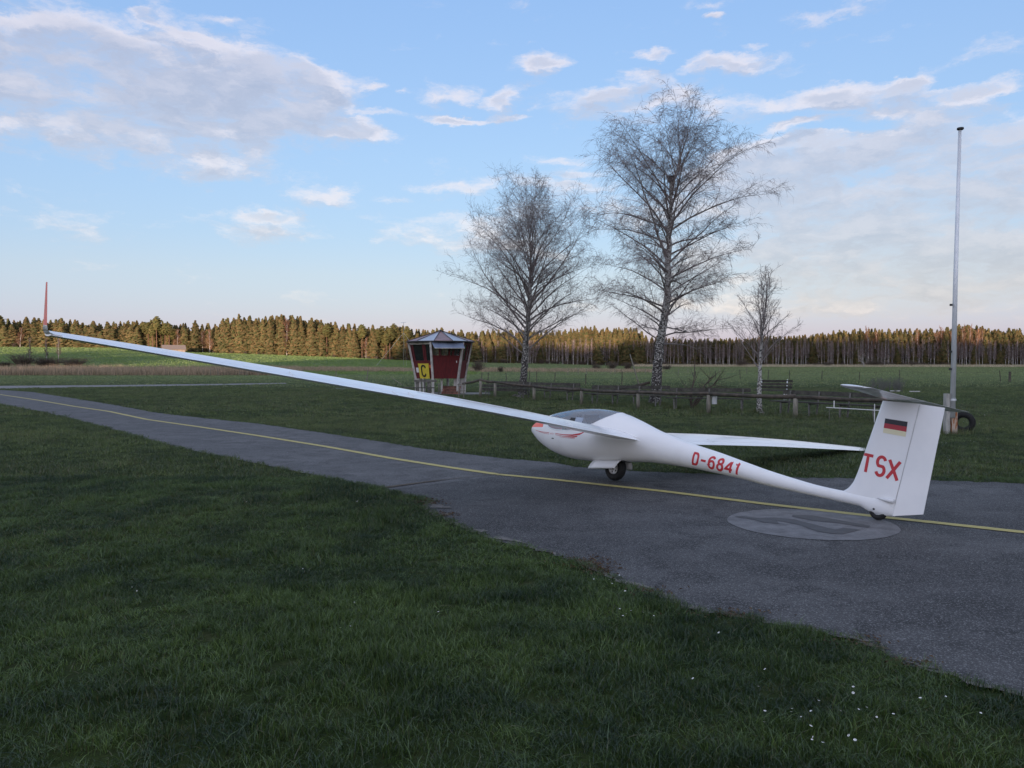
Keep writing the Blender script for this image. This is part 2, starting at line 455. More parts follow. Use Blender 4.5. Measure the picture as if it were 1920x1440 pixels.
def ground_mat():
    m = bpy.data.materials.new('grass_ground'); m.use_nodes = True
    t = m.node_tree; k = NT(t); b = t.nodes['Principled BSDF']; b.inputs['Roughness'].default_value = 1.0
    b.inputs['Specular IOR Level'].default_value = .1
    p = k.n('ShaderNodeNewGeometry').outputs['Position']
    X, Y, Z = k.sep(p)
    n1 = k.noise(p, .35, 5, .6); n2 = k.noise(p, 3.5, 4, .6); n3 = k.noise(p, 26.0, 3, .6)
    c = k.mix(k.mr(n1, .35, .65), (.022, .038, .010), (.036, .054, .014))
    c = k.mix(k.mr(n2, .5, .75, 0, .5), c, (.085, .085, .04))
    c = k.mix(k.mr(n3, .3, .7, .6, 0), c, (.020, .026, .010))
    far = k.mr(Y, 45, 130)
    n4 = k.noise(k.v('MULTIPLY', p, (.02, .06, 0)), 1.0, 5, .6)
    cf = k.mix(k.mr(n4, .35, .65), (.10, .14, .055), (.135, .175, .068))
    c = k.mix(far, c, cf)
    k.link(c, b.inputs['Base Color'])
    bn = k.n('ShaderNodeBump'); bn.inputs['Strength'].default_value = .8; bn.inputs['Distance'].default_value = .04
    k.link(n3, bn.inputs['Height']); k.link(bn.outputs[0], b.inputs['Normal'])
    return m
M['ground'] = ground_mat()

def blade_mat(name, ca, cb, dry=(.22, .20, .09), trans=.35):
    """grass blades: the tuft's own tint comes as an attribute of the scatter"""
    m = bpy.data.materials.new(name); m.use_nodes = True
    t = m.node_tree; t.nodes.clear(); k = NT(t)
    at_ = k.n('ShaderNodeAttribute', attribute_type='INSTANCER', attribute_name='tint').outputs['Fac']
    dr_ = k.n('ShaderNodeAttribute', attribute_type='INSTANCER', attribute_name='dry').outputs['Fac']
    bl = k.n('ShaderNodeAttribute', attribute_type='GEOMETRY', attribute_name='blade').outputs['Fac']
    c = k.mix(at_, ca, cb)
    c = k.mix(k.m('MULTIPLY', k.m('GREATER_THAN', bl, .5), 0.0), c, dry)
    c = k.mix(k.m('GREATER_THAN', dr_, bl), c, dry)
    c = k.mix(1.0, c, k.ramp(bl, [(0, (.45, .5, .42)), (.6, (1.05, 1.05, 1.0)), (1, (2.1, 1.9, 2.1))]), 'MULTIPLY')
    d = k.n('ShaderNodeBsdfDiffuse'); k.link(c, d.inputs[0])
    tr = k.n('ShaderNodeBsdfTranslucent'); k.link(c, tr.inputs[0])
    mx = k.n('ShaderNodeMixShader'); mx.inputs[0].default_value = trans
    k.link(d.outputs[0], mx.inputs[1]); k.link(tr.outputs[0], mx.inputs[2])
    g = k.n('ShaderNodeBsdfGlossy'); g.inputs['Roughness'].default_value = .45; g.inputs[0].default_value = (.8, .9, 1, 1)
    mx2 = k.n('ShaderNodeMixShader'); mx2.inputs[0].default_value = .05
    k.link(mx.outputs[0], mx2.inputs[1]); k.link(g.outputs[0], mx2.inputs[2])
    o = k.n('ShaderNodeOutputMaterial'); k.link(mx2.outputs[0], o.inputs[0])
    return m
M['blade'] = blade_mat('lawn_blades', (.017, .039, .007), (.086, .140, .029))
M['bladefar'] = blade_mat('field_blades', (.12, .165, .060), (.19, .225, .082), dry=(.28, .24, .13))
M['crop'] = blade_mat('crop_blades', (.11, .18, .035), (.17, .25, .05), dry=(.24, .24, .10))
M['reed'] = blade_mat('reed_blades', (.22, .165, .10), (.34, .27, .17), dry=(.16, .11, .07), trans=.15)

M['strawblade'] = blade_mat('straw_blades', (.42, .35, .24), (.56, .48, .34), dry=(.36, .28, .18), trans=.15)
def asphalt_mat(name, base, light, seed):
    m = bpy.data.materials.new(name); m.use_nodes = True
    t = m.node_tree; k = NT(t); b = t.nodes['Principled BSDF']; b.inputs['Roughness'].default_value = .82
    b.inputs['Specular IOR Level'].default_value = .35
    p = k.v('ADD', k.n('ShaderNodeNewGeometry').outputs['Position'], (seed, seed * 2, 0))
    n1 = k.noise(p, .45, 5, .6); n2 = k.noise(p, 2.2, 5, .65, .6); n3 = k.noise(p, 75.0, 2, .6)
    vo = k.n('ShaderNodeTexVoronoi'); vo.inputs['Scale'].default_value = 125; k.link(p, vo.inputs['Vector'])
    st = k.sep(vo.outputs['Color'])[0]
    c = k.mix(k.mr(n1, .38, .60), base, light)
    c = k.mix(k.mr(n2, .48, .62, 0, .8), c, tuple(x * .50 for x in base))
    n5 = k.noise(k.v('MULTIPLY', p, (1, 2.2, 1)), .9, 3, .5); c = k.mix(k.mr(n5, .40, .62, .45, 0), c, tuple(x * .62 for x in base))
    c = k.mix(k.mr(n2, .30, .42, .35, 0), c, tuple(x * 1.5 for x in light))
    c = k.mix(k.mr(st, .66, .98, 0, .7), c, (.23, .23, .23))
    c = k.mix(k.mr(n3, .25, .52, .75, 0), c, (.018, .018, .02))
    k.link(c, b.inputs['Base Color'])
    bn = k.n('ShaderNodeBump'); bn.inputs['Strength'].default_value = .5; bn.inputs['Distance'].default_value = .004
    k.link(k.m('ADD', n3, k.m('MULTIPLY', st, .5)), bn.inputs['Height']); k.link(bn.outputs[0], b.inputs['Normal'])
    return m
M['apron'] = asphalt_mat('apron_asphalt', (.042, .042, .043), (.074, .074, .074), 3.0)
M['taxi'] = asphalt_mat('taxiway_asphalt', (.076, .076, .077), (.104, .103, .103), 31.0)
M['patch'] = mat('old_path_surface', (.20, .195, .19), .9, c2=(.14, .137, .133), scale=1.5, space='World')

def paint_mat(name, c, wear_c, lo, hi, scale=9.0):
    m = bpy.data.materials.new(name); m.use_nodes = True
    t = m.node_tree; k = NT(t); b = t.nodes['Principled BSDF']; b.inputs['Roughness'].default_value = .75
    p = k.n('ShaderNodeNewGeometry').outputs['Position']
    n1 = k.noise(p, scale, 6, .7); n2 = k.noise(p, 80, 2, .6)
    w = k.mr(k.m('ADD', k.m('MULTIPLY', n1, .7), k.m('MULTIPLY', n2, .3)), lo, hi)
    k.link(k.mix(w, c, wear_c), b.inputs['Base Color'])
    return m
M['line'] = paint_mat('faded_yellow_paint', (.42, .36, .12), (.17, .155, .085), .47, .80)
M['disc'] = paint_mat('worn_white_paint', (.18, .18, .183), (.085, .085, .087), .34, .66, 5.0)
M['discmark'] = paint_mat('worn_dark_paint', (.062, .062, .064), (.12, .12, .122), .50, .85, 7.0)
M['soil'] = mat('edge_soil', (.055, .038, .025), .95, c2=(.10, .085, .06), scale=9, space='World', bump=.6)
M['sand'] = mat('edge_gravel', (.16, .15, .135), .95, c2=(.09, .087, .083), scale=14, space='World', bump=.6)
M['leaf'] = mat('dead_leaves', (.065, .034, .02), .9, c2=(.10, .07, .035), scale=40, space='World')
M['daisy'] = mat('daisy_petals', (.8, .8, .78), .8)

# ------------------------------------------------------------------ ground, asphalt, markings
def structure(o, kind='structure'):
    o['kind'] = kind
    return o

def build_ground():
    # one sheet: fine near the camera, coarse far away
    def axis(vals):
        out = []
        for a, b, st in vals:
            x = a
            while x < b - 1e-6: out.append(x); x += st
        out.append(vals[-1][1]); return out
    xs = axis([(-1500, -400, 100), (-400, 400, 10), (400, 1500, 100)])
    ys = axis([(-700, -20, 60), (-20, 130, 10), (130, 560, 6), (560, 700, 20), (700, 2600, 200)])
    b = MB(); b.grid([[(x, y, zg(x, y)) for x in xs] for y in ys])
    o = b.build('ground', M['ground'], smooth=True); fixn(o)
    structure(o)
build_ground()

def rough_line(pts, amp, step, seed):
    """subdivide a polyline and roughen it like a crumbling edge"""
    r = random.Random(seed); out = []
    for a, b in zip(pts, pts[1:]):
        a, b = Vector(a), Vector(b); n = max(1, int((b - a).length / step))
        d = (b - a).normalized(); nr = Vector((-d.y, d.x, 0))
        for i in range(n):
            q = a + (b - a) * (i / n)
            out.append(q + nr * (r.gauss(0, 1) * amp if (i or out) else 0))
    out.append(Vector(pts[-1])); return out

NEAR_EDGE_TAXI = [(-260, 722), (-120, 735), (0, 757), (100, 777), (200, 802), (300, 830), (370, 847), (440, 861), (520, 877), (600, 893), (660, 905), (707, 914), (723, 920)]
NEAR_EDGE_APRON = [(723, 920), (773, 932), (817, 940), (806, 946), (790, 951), (833, 973), (868, 990), (900, 1003), (930, 1016), (960, 1024), (1000, 1029), (1040, 1041), (1083, 1054), (1133, 1078), (1167, 1097), (1203, 1106), (1240, 1118), (1268, 1137), (1310, 1149), (1357, 1155), (1405, 1163), (1452, 1172), (1505, 1181), (1559, 1194), (1600, 1202), (1630, 1212), (1665, 1231), (1700, 1247), (1771, 1268), (1842, 1289), (1913, 1306), (2040, 1345), (2300, 1430)]
FAR_EDGE_TAXI = [(-260, 717), (-60, 727.5), (15, 732), (60, 735), (100, 741), (200, 757), (300, 775), (400, 786), (480, 794), (600, 811), (700, 826), (800, 842), (900, 855), (960, 861), (1035, 867), (1080, 876)]
FAR_EDGE_APRON = [(1080, 876), (1135, 881), (1210, 885), (1310, 889), (1485, 896), (1590, 898), (1750, 902), (1920, 907), (2100, 911), (2600, 922)]
g2 = lambda l: [at(*p) for p in l]
ne_t = rough_line(g2(NEAR_EDGE_TAXI), .018, .12, 3)
ne_a = rough_line(g2(NEAR_EDGE_APRON), .016, .05, 4)
fe_t = rough_line(g2(FAR_EDGE_TAXI), .025, .2, 5)
fe_a = rough_line(g2(FAR_EDGE_APRON), .03, .15, 6)

def polygon(name, pts, z, m, parent=None):
    bm = bmesh.new()
    vs = [bm.verts.new((p[0], p[1], z)) for p in pts]
    f = bm.faces.new(vs)
    f.normal_update()
    if f.normal.z < 0: f.normal_flip()
    bmesh.ops.triangulate(bm, faces=bm.faces[:], ngon_method='EAR_CLIP')
    me = bpy.data.meshes.new(name); bm.to_mesh(me); bm.free(); me.materials.append(m)
    o = bpy.data.objects.new(name, me); col.objects.link(o)
    if parent: o.parent = parent
    return o
TAXI_POLY = ne_t + list(reversed(fe_t))
APRON_POLY = ne_a + list(reversed(fe_a))
structure(polygon('taxiway', TAXI_POLY, .006, M['taxi']))
structure(polygon('apron', APRON_POLY, .010, M['apron']))
PATH_POLY = [at(*p) for p in [(-260, 724.5), (0, 723.6), (200, 722.2), (400, 720), (535, 717.9), (538, 719.6), (400, 722.6), (200, 725.4), (60, 728), (0, 729.5), (-60, 728)]]
structure(polygon('side_path', PATH_POLY, .008, M['patch']))
PATH2 = [at(*p) for p in [(619, 728), (660, 727), (680, 729), (640, 730)]]
structure(polygon('paving_strip', PATH2, .008, M['patch']))

def ribbon(name, pts, w, z, m, kind='structure', jit=0, seed=1, parent=None):
    r = random.Random(seed); rows = []
    pts = [Vector(p) for p in pts]
    for i, p in enumerate(pts):
        d = (pts[min(i + 1, len(pts) - 1)] - pts[max(i - 1, 0)]); d.z = 0; d.normalize()
        n = Vector((-d.y, d.x, 0)); ww = (w[i] if isinstance(w, list) else w) / 2
        j1 = r.gauss(0, jit); j2 = r.gauss(0, jit)
        rows.append([p + n * (ww + j1) + Vector((0, 0, z)), p - n * (ww + j2) + Vector((0, 0, z))])
    b = MB(); b.grid([[q for q in reversed(rw)] for rw in rows]); o = b.build(name, m)
    if parent: o.parent = parent
    if kind: o['kind'] = kind
    return o

def densify(pts, step):
    out = []
    for a, b in zip(pts, pts[1:]):
        n = max(1, int((b - a).length / step))
        for i in range(n): out.append(a + (b - a) * (i / n))
    out.append(pts[-1]); return out
YL = [(-200, 724), (-60, 734), (0, 740), (70, 750.5), (140, 762.5), (205, 772), (275, 787), (380, 802), (480, 817), (610, 838), (733, 860), (840, 877), (940, 891.5)]
YR = [(942, 891.8), (1040, 901), (1140, 912), (1240, 922.5), (1340, 935), (1440, 947.5), (1540, 959), (1627, 969), (1700, 976.5), (1920, 1000.5), (2300, 1042)]
ribbon('taxiway_line', densify(g2(YL), .08), .15, .0125, M['line'], jit=.0035, seed=2)
ribbon('apron_line', densify(g2(YR), .05), .138, .0165, M['line'], jit=.003, seed=3)
# joint between the two surfaces, filled with soil and moss
jt = densify(g2([(712, 917), (760, 910), (860, 897.5), (940, 889.8), (1000, 884), (1081, 876.6)]), .06)
jw = [.10 * (1 - min(1, i / (len(jt) * .35))) + .018 for i in range(len(jt))]
ribbon('pavement_joint', jt, jw, .0145, M['soil'], jit=.006, seed=5)

rr_ = random.Random(8)
ribbon('gravel_edge', ne_a, [max(.012, .06 * abs(sin(i * .045)) * abs(sin(i * .171 + 1)) + rr_.uniform(0, .02)) for i in range(len(ne_a))], .0125, M['sand'], jit=.006, seed=9)
# worn round marking with the remains of a sign on it
def disc_marking():
    c = at(1533, 985); cx, cy = 3.23, 8.50
    pts = []
    for i in range(72):
        t = 2 * pi * i / 72
        pts.append((cx + .875 * cos(t) * (1 + .004 * sin(9 * t)), cy + .835 * sin(t)))
    structure(polygon('round_marking', pts, .0145, M['disc']))
    s1 = [(3.193, 8.954), (3.40, 8.925), (3.62, 8.62), (3.80, 8.339), (3.735, 8.25), (3.494, 8.515), (3.313, 8.60), (3.23, 8.74), (3.15, 8.86)]
    s2 = [(2.50, 8.86), (2.60, 8.89), (2.754, 8.76), (2.83, 8.79), (2.94, 8.80), (3.115, 8.697), (3.20, 8.485), (3.345, 8.15), (3.47, 8.24), (3.61, 8.143), (3.334, 7.93), (3.23, 7.96), (3.13, 8.06), (3.07, 8.368), (2.99, 8.515), (2.90, 8.62), (2.87, 8.45), (2.72, 8.53), (2.66, 8.70), (2.54, 8.79)]
    structure(polygon('round_marking_stroke', s1, .0185, M['discmark']))
    structure(polygon('round_marking_stroke', s2, .0185, M['discmark']))
disc_marking()

# bare soil and gravel patches along the broken edge
def edge_patch(px, py, rx, ry, m, name, seed, z=.014):
    r = random.Random(seed); c = at(px, py); e = at(px + rx, py) - c; w = e.length
    ang = radians(-40); pts = []
    for i in range(40):
        t = 2 * pi * i / 40; q = 1 + .22 * sin(3 * t + seed) + .14 * sin(7 * t + 2 * seed) + r.gauss(0, .07)
        x, y = w * q * cos(t), w * ry / rx * q * sin(t) * 3.0
        pts.append((c.x + x * cos(ang) - y * sin(ang), c.y + x * sin(ang) + y * cos(ang)))
    structure(polygon(name, pts, z, m))
for i, (px, py, rx, ry) in enumerate([(800, 943, 26, 3), (836, 966, 14, 3), (1098, 1056, 30, 4), (1125, 1070, 20, 3), (1385, 1158, 40, 3), (1640, 1215, 20, 3)]):
    edge_patch(px, py, rx, ry, M['soil'], 'bare_soil', i + 3, .0135 + .0004 * i)
for i, (px, py, rx, ry) in enumerate([(824, 952, 22, 5), (950, 1014, 34, 3), (1185, 1098, 36, 3), (1300, 1144, 30, 3), (900, 998, 14, 3), (1610, 1203, 22, 2.5), (1730, 1254, 24, 2)]):
    edge_patch(px, py, rx, ry, M['sand'], 'gravel_patch', i + 13, .0175 + .0004 * i)

# ------------------------------------------------------------------ glider
GM, GPSI, GPHI = Vector((1.514, 11.65, .0165)), radians(40.06), radians(7.75)
gF = Vector((-sin(GPSI), cos(GPSI), 0)); gl_ = Vector((-cos(GPSI), -sin(GPSI), 0)); gU = Vector((0, 0, 1))
gL = gl_ * cos(GPHI) + gU * sin(GPHI); gU2 = gU * cos(GPHI) - gl_ * sin(GPHI)
GMAT = Matrix((( gF.x, gL.x, gU2.x, GM.x), (gF.y, gL.y, gU2.y, GM.y), (gF.z, gL.z, gU2.z, GM.z), (0, 0, 0, 1)))
GL = thing('glider', 'white sailplane with red winglets and red TSX on its tail, parked on the apron', 'glider', M=GMAT)
V = lambda s, y, z: (-s, y, z)       # s aft of the main wheel, y to the glider's left, z up

TT = [(-1.895, .644, .636, .004), (-1.888, .672, .606, .04), (-1.865, .703, .575, .075), (-1.80, .748, .535, .118), (-1.64, .822, .440, .187), (-1.47, .888, .366, .237),
      (-1.18, .965, .282, .285), (-.77, 1.026, .236, .308), (-.43, 1.040, .238, .310), (-.10, 1.022, .262, .295), (.12, .985, .285, .270), (.38, .912, .308, .235),
      (.79, .778, .330, .195), (1.31, .652, .318, .162), (1.79, .562, .288, .140), (2.20, .472, .253, .118), (2.51, .406, .216, .098), (2.95, .330, .182, .078), (3.22, .292, .162, .068),
      (3.5, .270, .140, .062), (3.70, .262, .124, .060), (3.80, .260, .082, .058), (3.98, .256, .056, .050), (4.085, .254, .062, .026)]
def hermite(s, k):
    T = TT; i = 0
    while i < len(T) - 2 and s > T[i + 1][0]: i += 1
    a, b = T[i], T[i + 1]; h = b[0] - a[0]; t = max(0, min(1, (s - a[0]) / h))
    def slope(j):
        if j <= 0 or j >= len(T) - 1: return (T[min(j + 1, len(T) - 1)][k] - T[max(j - 1, 0)][k]) / (T[min(j + 1, len(T) - 1)][0] - T[max(j - 1, 0)][0])
        d1 = (T[j][k] - T[j - 1][k]) / (T[j][0] - T[j - 1][0]); d2 = (T[j + 1][k] - T[j][k]) / (T[j + 1][0] - T[j][0])
        return 0 if d1 * d2 <= 0 else 2 * d1 * d2 / (d1 + d2)
    m0, m1 = slope(i) * h, slope(i + 1) * h
    return (2*t**3 - 3*t*t + 1) * a[k] + (t**3 - 2*t*t + t) * m0 + (-2*t**3 + 3*t*t) * b[k] + (t**3 - t*t) * m1
def frame(s):
    t, b, w = hermite(s, 1), hermite(s, 2), hermite(s, 3)
    return t, b, w, b + (t - b) * .5
NE = 2.15
def sect(s, th):
    t, b, w, m = frame(s)
    c, q = cos(th), sin(th); h = (t - m) if q > 0 else (m - b)
    return (w * math.copysign(abs(c) ** (2 / NE), c), m + h * math.copysign(abs(q) ** (2 / NE), q))
def surf_y(s, z):
    t, b, w, m = frame(s); h = (t - m) if z > m else (m - b)
    return w * max(0.0, 1 - min(1, abs((z - m) / h)) ** NE) ** (1 / NE)
def theta_of(s, z):
    t, b, w, m = frame(s); h = (t - m) if z > m else (m - b)
    q = min(1, abs((z - m) / max(abs(h), 1e-5))) ** (NE / 2)
    return math.copysign(math.asin(q), z - m)
SILL = [(-1.345, 1.0), (-1.325, .80), (-1.30, .735), (-1.25, .70), (-1.18, .678), (-1.03, .660), (-.80, .664), (-.56, .695), (-.275, .80), (-.12, .888), (.0, .952), (.085, 1.1)]
def th_sill(s): 
    z = interp(s, SILL); return pi / 2 if z >= frame(s)[0] else theta_of(s, z)
def th_cap(s): return theta_of(s, interp(s, [(-1.895, .640), (-1.86, .668), (-1.41, .684)]))
def lower_rows(ss, lim, n=40, off=0.0):
    rows = []
    for s in ss:
        L = lim(s); r = []
        for i in range(n + 1):
            th = -pi / 2 + (2 * i / n - 1) * (L + pi / 2)      # from one limit through the keel to the other
            if 2 * i / n - 1 < 0: y, z = sect(s, -pi / 2 - (2 * i / n - 1) * (L + pi / 2)); y = -y
            else: y, z = sect(s, th)
            r.append(V(s, y, z))
        rows.append(r)
    return rows
def upper_rows(ss, lim, n=28, grow=0.0):
    rows = []
    for s in ss:
        L = lim(s); r = []
        for i in range(n + 1):
            u = 2 * i / n - 1
            th = pi / 2 - abs(u) * (pi / 2 - L); y, z = sect(s, th)
            r.append(V(s, math.copysign(y, u) * (1 + grow), z + grow * .3))
        rows.append(r)
    return rows
def srange(a, b, n, pw=1.0): return [a + (b - a) * (i / n) ** pw for i in range(n + 1)]
fb = MB()
fb.grid(lower_rows(srange(-1.895, -1.41, 16, 1.6), th_cap))
fb.grid(lower_rows(srange(-1.41, -1.345, 2), lambda s: pi / 2))
fb.grid(lower_rows(srange(-1.345, -1.25, 8) + srange(-1.2, .02, 34) + srange(.03, .085, 5), th_sill))
fb.grid(lower_rows(srange(.085, 3.5, 70) + srange(3.53, 4.085, 22), lambda s: pi / 2), cap1=True)
fus = fb.build('fuselage', M['gel2'], GL, smooth=True); fixn(fus, 50)
cb = MB(); cb.grid(upper_rows(srange(-1.895, -1.415, 14, 1.6), th_cap)); o = cb.build('nose_cap', M['dayglo'], GL, smooth=True); fixn(o); o['label'] = 'fluorescent red nose cap'
cb = MB(); cb.grid(upper_rows(srange(-1.343, -1.25, 8) + srange(-1.2, .02, 34) + srange(.03, .083, 5), th_sill)); can = cb.build('canopy', M['glass'], GL, smooth=True); fixn(can)
# canopy frame: a thin white rim along the sill
for side in (1, -1):
    pts = []
    for s in srange(-1.343, -1.25, 8) + srange(-1.2, .02, 30) + srange(.03, .083, 5):
        y, z = sect(s, th_sill(s)); pts.append(V(s, side * (y * .985), z - .004))
    MB().tube(pts, .010, 6).build('canopy_frame', M['gel'], GL, smooth=True)
# cockpit
b = MB()
rows = []
for s in srange(-1.25, .0, 14):
    t, bb, w, m = frame(s); r = []
    for i in range(13):
        th = pi + i / 12 * pi; y = (w - .03) * cos(th); z = .62 + (.22 if s < -.6 else .26) * sin(th)
        r.append(V(s, y, z))
    rows.append(r)
b.grid(rows); b.build('cockpit_tub', M['seat'], GL, smooth=True)
b = MB(); b.grid([[V(-.62, y, .40) for y in (-.2, 0, .2)], [V(-.30, y, .46) for y in (-.2, 0, .2)], [V(-.12, y, .66) for y in (-.19, 0, .19)], [V(-.02, y, .86) for y in (-.14, 0, .14)]])
b.build('seat', M['seat'], GL, smooth=True)
MB().box((0, 0, 0), (.06, .18, .16)).build('headrest', M['panel'], GL).location = V(-.10, 0, .86)
b = MB(); b.box(V(-.98, 0, .70), (.10, .36, .20)); b.box(V(-.96, 0, .82), (.16, .24, .05)); b.build('instrument_panel', M['panel'], GL)
b = MB()
b.box(V(-.78, .08, .905), (.006, .10, .075)); o = b.build('vent_window', M['dark'], GL)
b = MB(); rows = []
for z in (.80, .84, .88):
    rows.append([V(s, surf_y(s, z) + .003, z) for s in srange(-.66, -.50, 4)])
b.grid(rows); b.build('canopy_sticker', M['sticker'], GL)
b = MB(); rows = []
for z in (.80, .835, .87):
    rows.append([V(s, surf_y(s, z) + .002, z) for s in srange(-.78, -.67, 4)])
b.grid(rows); b.build('sliding_window', M['panel'], GL)

# --- wings
TE_Z = [(0, .598), (.3, .615), (1, .652), (2, .708), (3.1, .766), (4.3, .816), (5.8, .877), (6.8, .916), (7.6, .945)]
def w_te(y): return .72 - .30 * (y / 7.56) ** 1.1
def w_ch(y): return interp(y, [(0, .98), (.3, .93), (.6, .90), (2.5, .82), (4.6, .70), (6.2, .53), (7.2, .40), (7.56, .34)])
def w_inc(y): return radians(interp(y, [(0, 4.2), (2, 5.8), (5, 5.8), (7.56, 4.5)]))
UP = [(0, 0), (.005, .012), (.02, .027), (.05, .044), (.1, .062), (.18, .080), (.28, .092), (.4, .096), (.52, .090), (.64, .073), (.76, .050), (.82, .038), (.88, .026), (.94, .013), (1, .0015)]
LO = [(0, 0), (.005, -.009), (.02, -.018), (.05, -.027), (.1, -.036), (.2, -.046), (.34, -.048), (.48, -.040), (.62, -.026), (.74, -.012), (.82, -.005), (.9, 0), (.96, .0), (1, -.0015)]
def air(x, tbl): return interp(x, tbl)
def wpt(y, x, zc, side):
    c = w_ch(y); i = w_inc(y); te = w_te(y); tz = interp(y, TE_Z)
    a = (1 - x) * c; s = te - a * cos(i) - zc * c * sin(i) * 0
    z = tz + a * sin(i) + zc * c
    return V(s, side * y, z)
def wing_rows(ys, xs_u, xs_l, side):
    rows = []
    for y in ys:
        r = [wpt(y, x, air(x, UP), side) for x in reversed(xs_u)] + [wpt(y, x, air(x, LO), side) for x in xs_l[1 if xs_l[0] == xs_u[0] == 0 else 0:]]
        rows.append(r)
    return rows
XH = .825
xu = [x for x, _ in UP if x < XH] + [XH]; xl = [x for x, _ in LO if x < XH] + [XH]
xr = [XH + .012, .88, .94, 1.0]
for side in (1, -1):
    ys = [0.0, .15, .3, .5] + srange(.75, 7.5, 34) + [7.54]
    o = MB().grid(wing_rows(ys, xu, xl, side), close=True, cap0=True, cap1=True).build('wing', M['gel'], GL, smooth=True); fixn(o, 40)
    for nm, y0, y1 in (('flap', .34, 4.22), ('aileron', 4.235, 7.46)):
        b = MB(); rows = []
        for y in srange(y0, y1, 14):
            r = [wpt(y, x, air(x, UP), side) for x in reversed(xr)] + [wpt(y, x, air(x, LO), side) for x in xr]
            rows.append(r)
        o = b.grid(rows, close=True, cap0=True, cap1=True).build(nm, M['gel'], GL, smooth=True); fixn(o, 40)
    # airbrake cover strip let into the upper surface
    b = MB(); rows = []
    for y in srange(2.35, 3.75, 8):
        rows.append([wpt(y, x, air(x, UP) + .0022, side) for x in (.46, .49, .52, .55)])
    b.grid(rows); b.build('airbrake', M['gel2'], GL)
    for yy in (3.98, 1.55, 5.4):
        x0 = .80; b = MB(); pts = []
        for q in range(9):
            t = q / 8; xx = .74 + .17 * t; p = Vector(wpt(yy + .012 * sin(pi * t), xx, air(xx, UP), side)); p.z += .016 * sin(pi * t) + .001
            pts.append(p)
        b.tube(pts, .0035, 6); b.build('hinge_fairing', M['gel2'], GL, smooth=True)
    # winglet
    rows = []
    base_le = w_te(7.54) - w_ch(7.54) * cos(w_inc(7.54)); zb = interp(7.54, TE_Z) + .015
    W = [(0, 7.53, 0, .34, .0, .10), (.012, 7.552, .006, .30, .015, .10), (.035, 7.568, .03, .23, .055, .095), (.07, 7.574, .066, .163, .099, .08)]
    def wl_row(dy, h, c, off, th):
        r = []
        P_ = [(1, 0), (.7, .045), (.4, .06), (.2, .055), (.06, .032), (0, 0), (.06, -.032), (.2, -.045), (.4, -.045), (.7, -.025)]
        for x, tt in P_: r.append((base_le + off + x * c, dy, h, tt * th / .1 * c))
        return r
    lo_rows, hi_rows = [], []
    for k_, (zz, yy, hh, c, off, th) in enumerate(W):
        lean = min(1, zz / .05)
        r = []
        for (s, dy, h, tt) in wl_row(yy, hh, c, off, th):
            r.append(V(s, side * (yy + tt * lean), zb + hh - (1 - lean) * (-tt) - .0 + (w_te(7.54) - s) * sin(w_inc(7.54)) * .6))
        lo_rows.append(r)
    for t in srange(0, 1, 8):
        hh = .066 + t * .36; c = .16 - .095 * t; off = .100 + .10 * t; yy = 7.574 + .042 * t
        hi_rows.append([V(s, side * (yy + tt), zb + hh + (w_te(7.54) - s) * sin(w_inc(7.54)) * .6) for (s, dy, h, tt) in wl_row(yy, hh, c, off, .08)])
    o = MB().grid(lo_rows, close=True, cap0=True).build('winglet_root', M['gel'], GL, smooth=True); fixn(o, 60)
    o = MB().grid(hi_rows, close=True, cap1=True).build('winglet', M['red'], GL, smooth=True); fixn(o, 60); o['label'] = 'red painted winglet'

# --- fin, rudder, tailplane
def lerp(a, b, t): return a + (b - a) * t
def fin_le(z): return interp(z, [(.18, 3.40), (.26, 3.47), (.285, 3.515), (.32, 3.556), (.39, 3.602), (.5, 3.640), (1.319, 3.861)])
def hinge(z): return 4.083 + (z - .175) * .1652
def rte(z): return 4.376 + (z - .125) * .125
def fin_t(x): return interp(x, [(0, 0), (.02, .35), (.06, .58), (.15, .82), (.3, .97), (.45, 1), (.7, .9), (1, .74)])
def fin_half(z): return interp(z, [(.2, .046), (.5, .036), (1.3, .030)])
fx = [0, .01, .03, .07, .15, .25, .4, .55, .7, .85, 1]
rows = []
for z in srange(.16, .42, 12) + srange(.48, 1.318, 16):
    a, b_ = fin_le(z), hinge(z) - .0035; h = fin_half(z)
    q = [(a + (b_ - a) * x, h * fin_t(x)) for x in fx]
    zt = lambda s: z - (s - a) * .05 * (z > 1.0) * ((z - 1.0) / .318 if z > 1 else 0)
    rows.append([V(s, y, zt(s)) for s, y in q] + [V(s, -y, zt(s)) for s, y in reversed(q[1:])])
o = MB().grid(rows, close=True, cap0=True, cap1=True).build('fin', M['gel'], GL, smooth=True); fixn(o, 45)
rows = []
for v in srange(0, 1, 20):
    q = []
    for x in (0, .03, .25, .5, .75, .93, 1):
        zb_ = .066 + .062 * x; zt_ = 1.293 - .026 * x; z = lerp(zb_, zt_, v)
        s = lerp(hinge(z) + .0035, rte(z), x); h = fin_half(z) * .73 * (1 - x) + .0025
        if x == 0: h *= .75
        q.append((s, h, z))
    rows.append([V(s, y, z) for s, y, z in q] + [V(s, -y, z) for s, y, z in reversed(q)])
o = MB().grid(rows, close=True, cap0=True, cap1=True).build('rudder', M['gel'], GL, smooth=True); fixn(o, 35)
MB().tube([V(hinge(z) - .001, 0, z) for z in srange(.09, 1.285, 6)], .0235, 8).build('hinge_line', M['hinge'], GL)
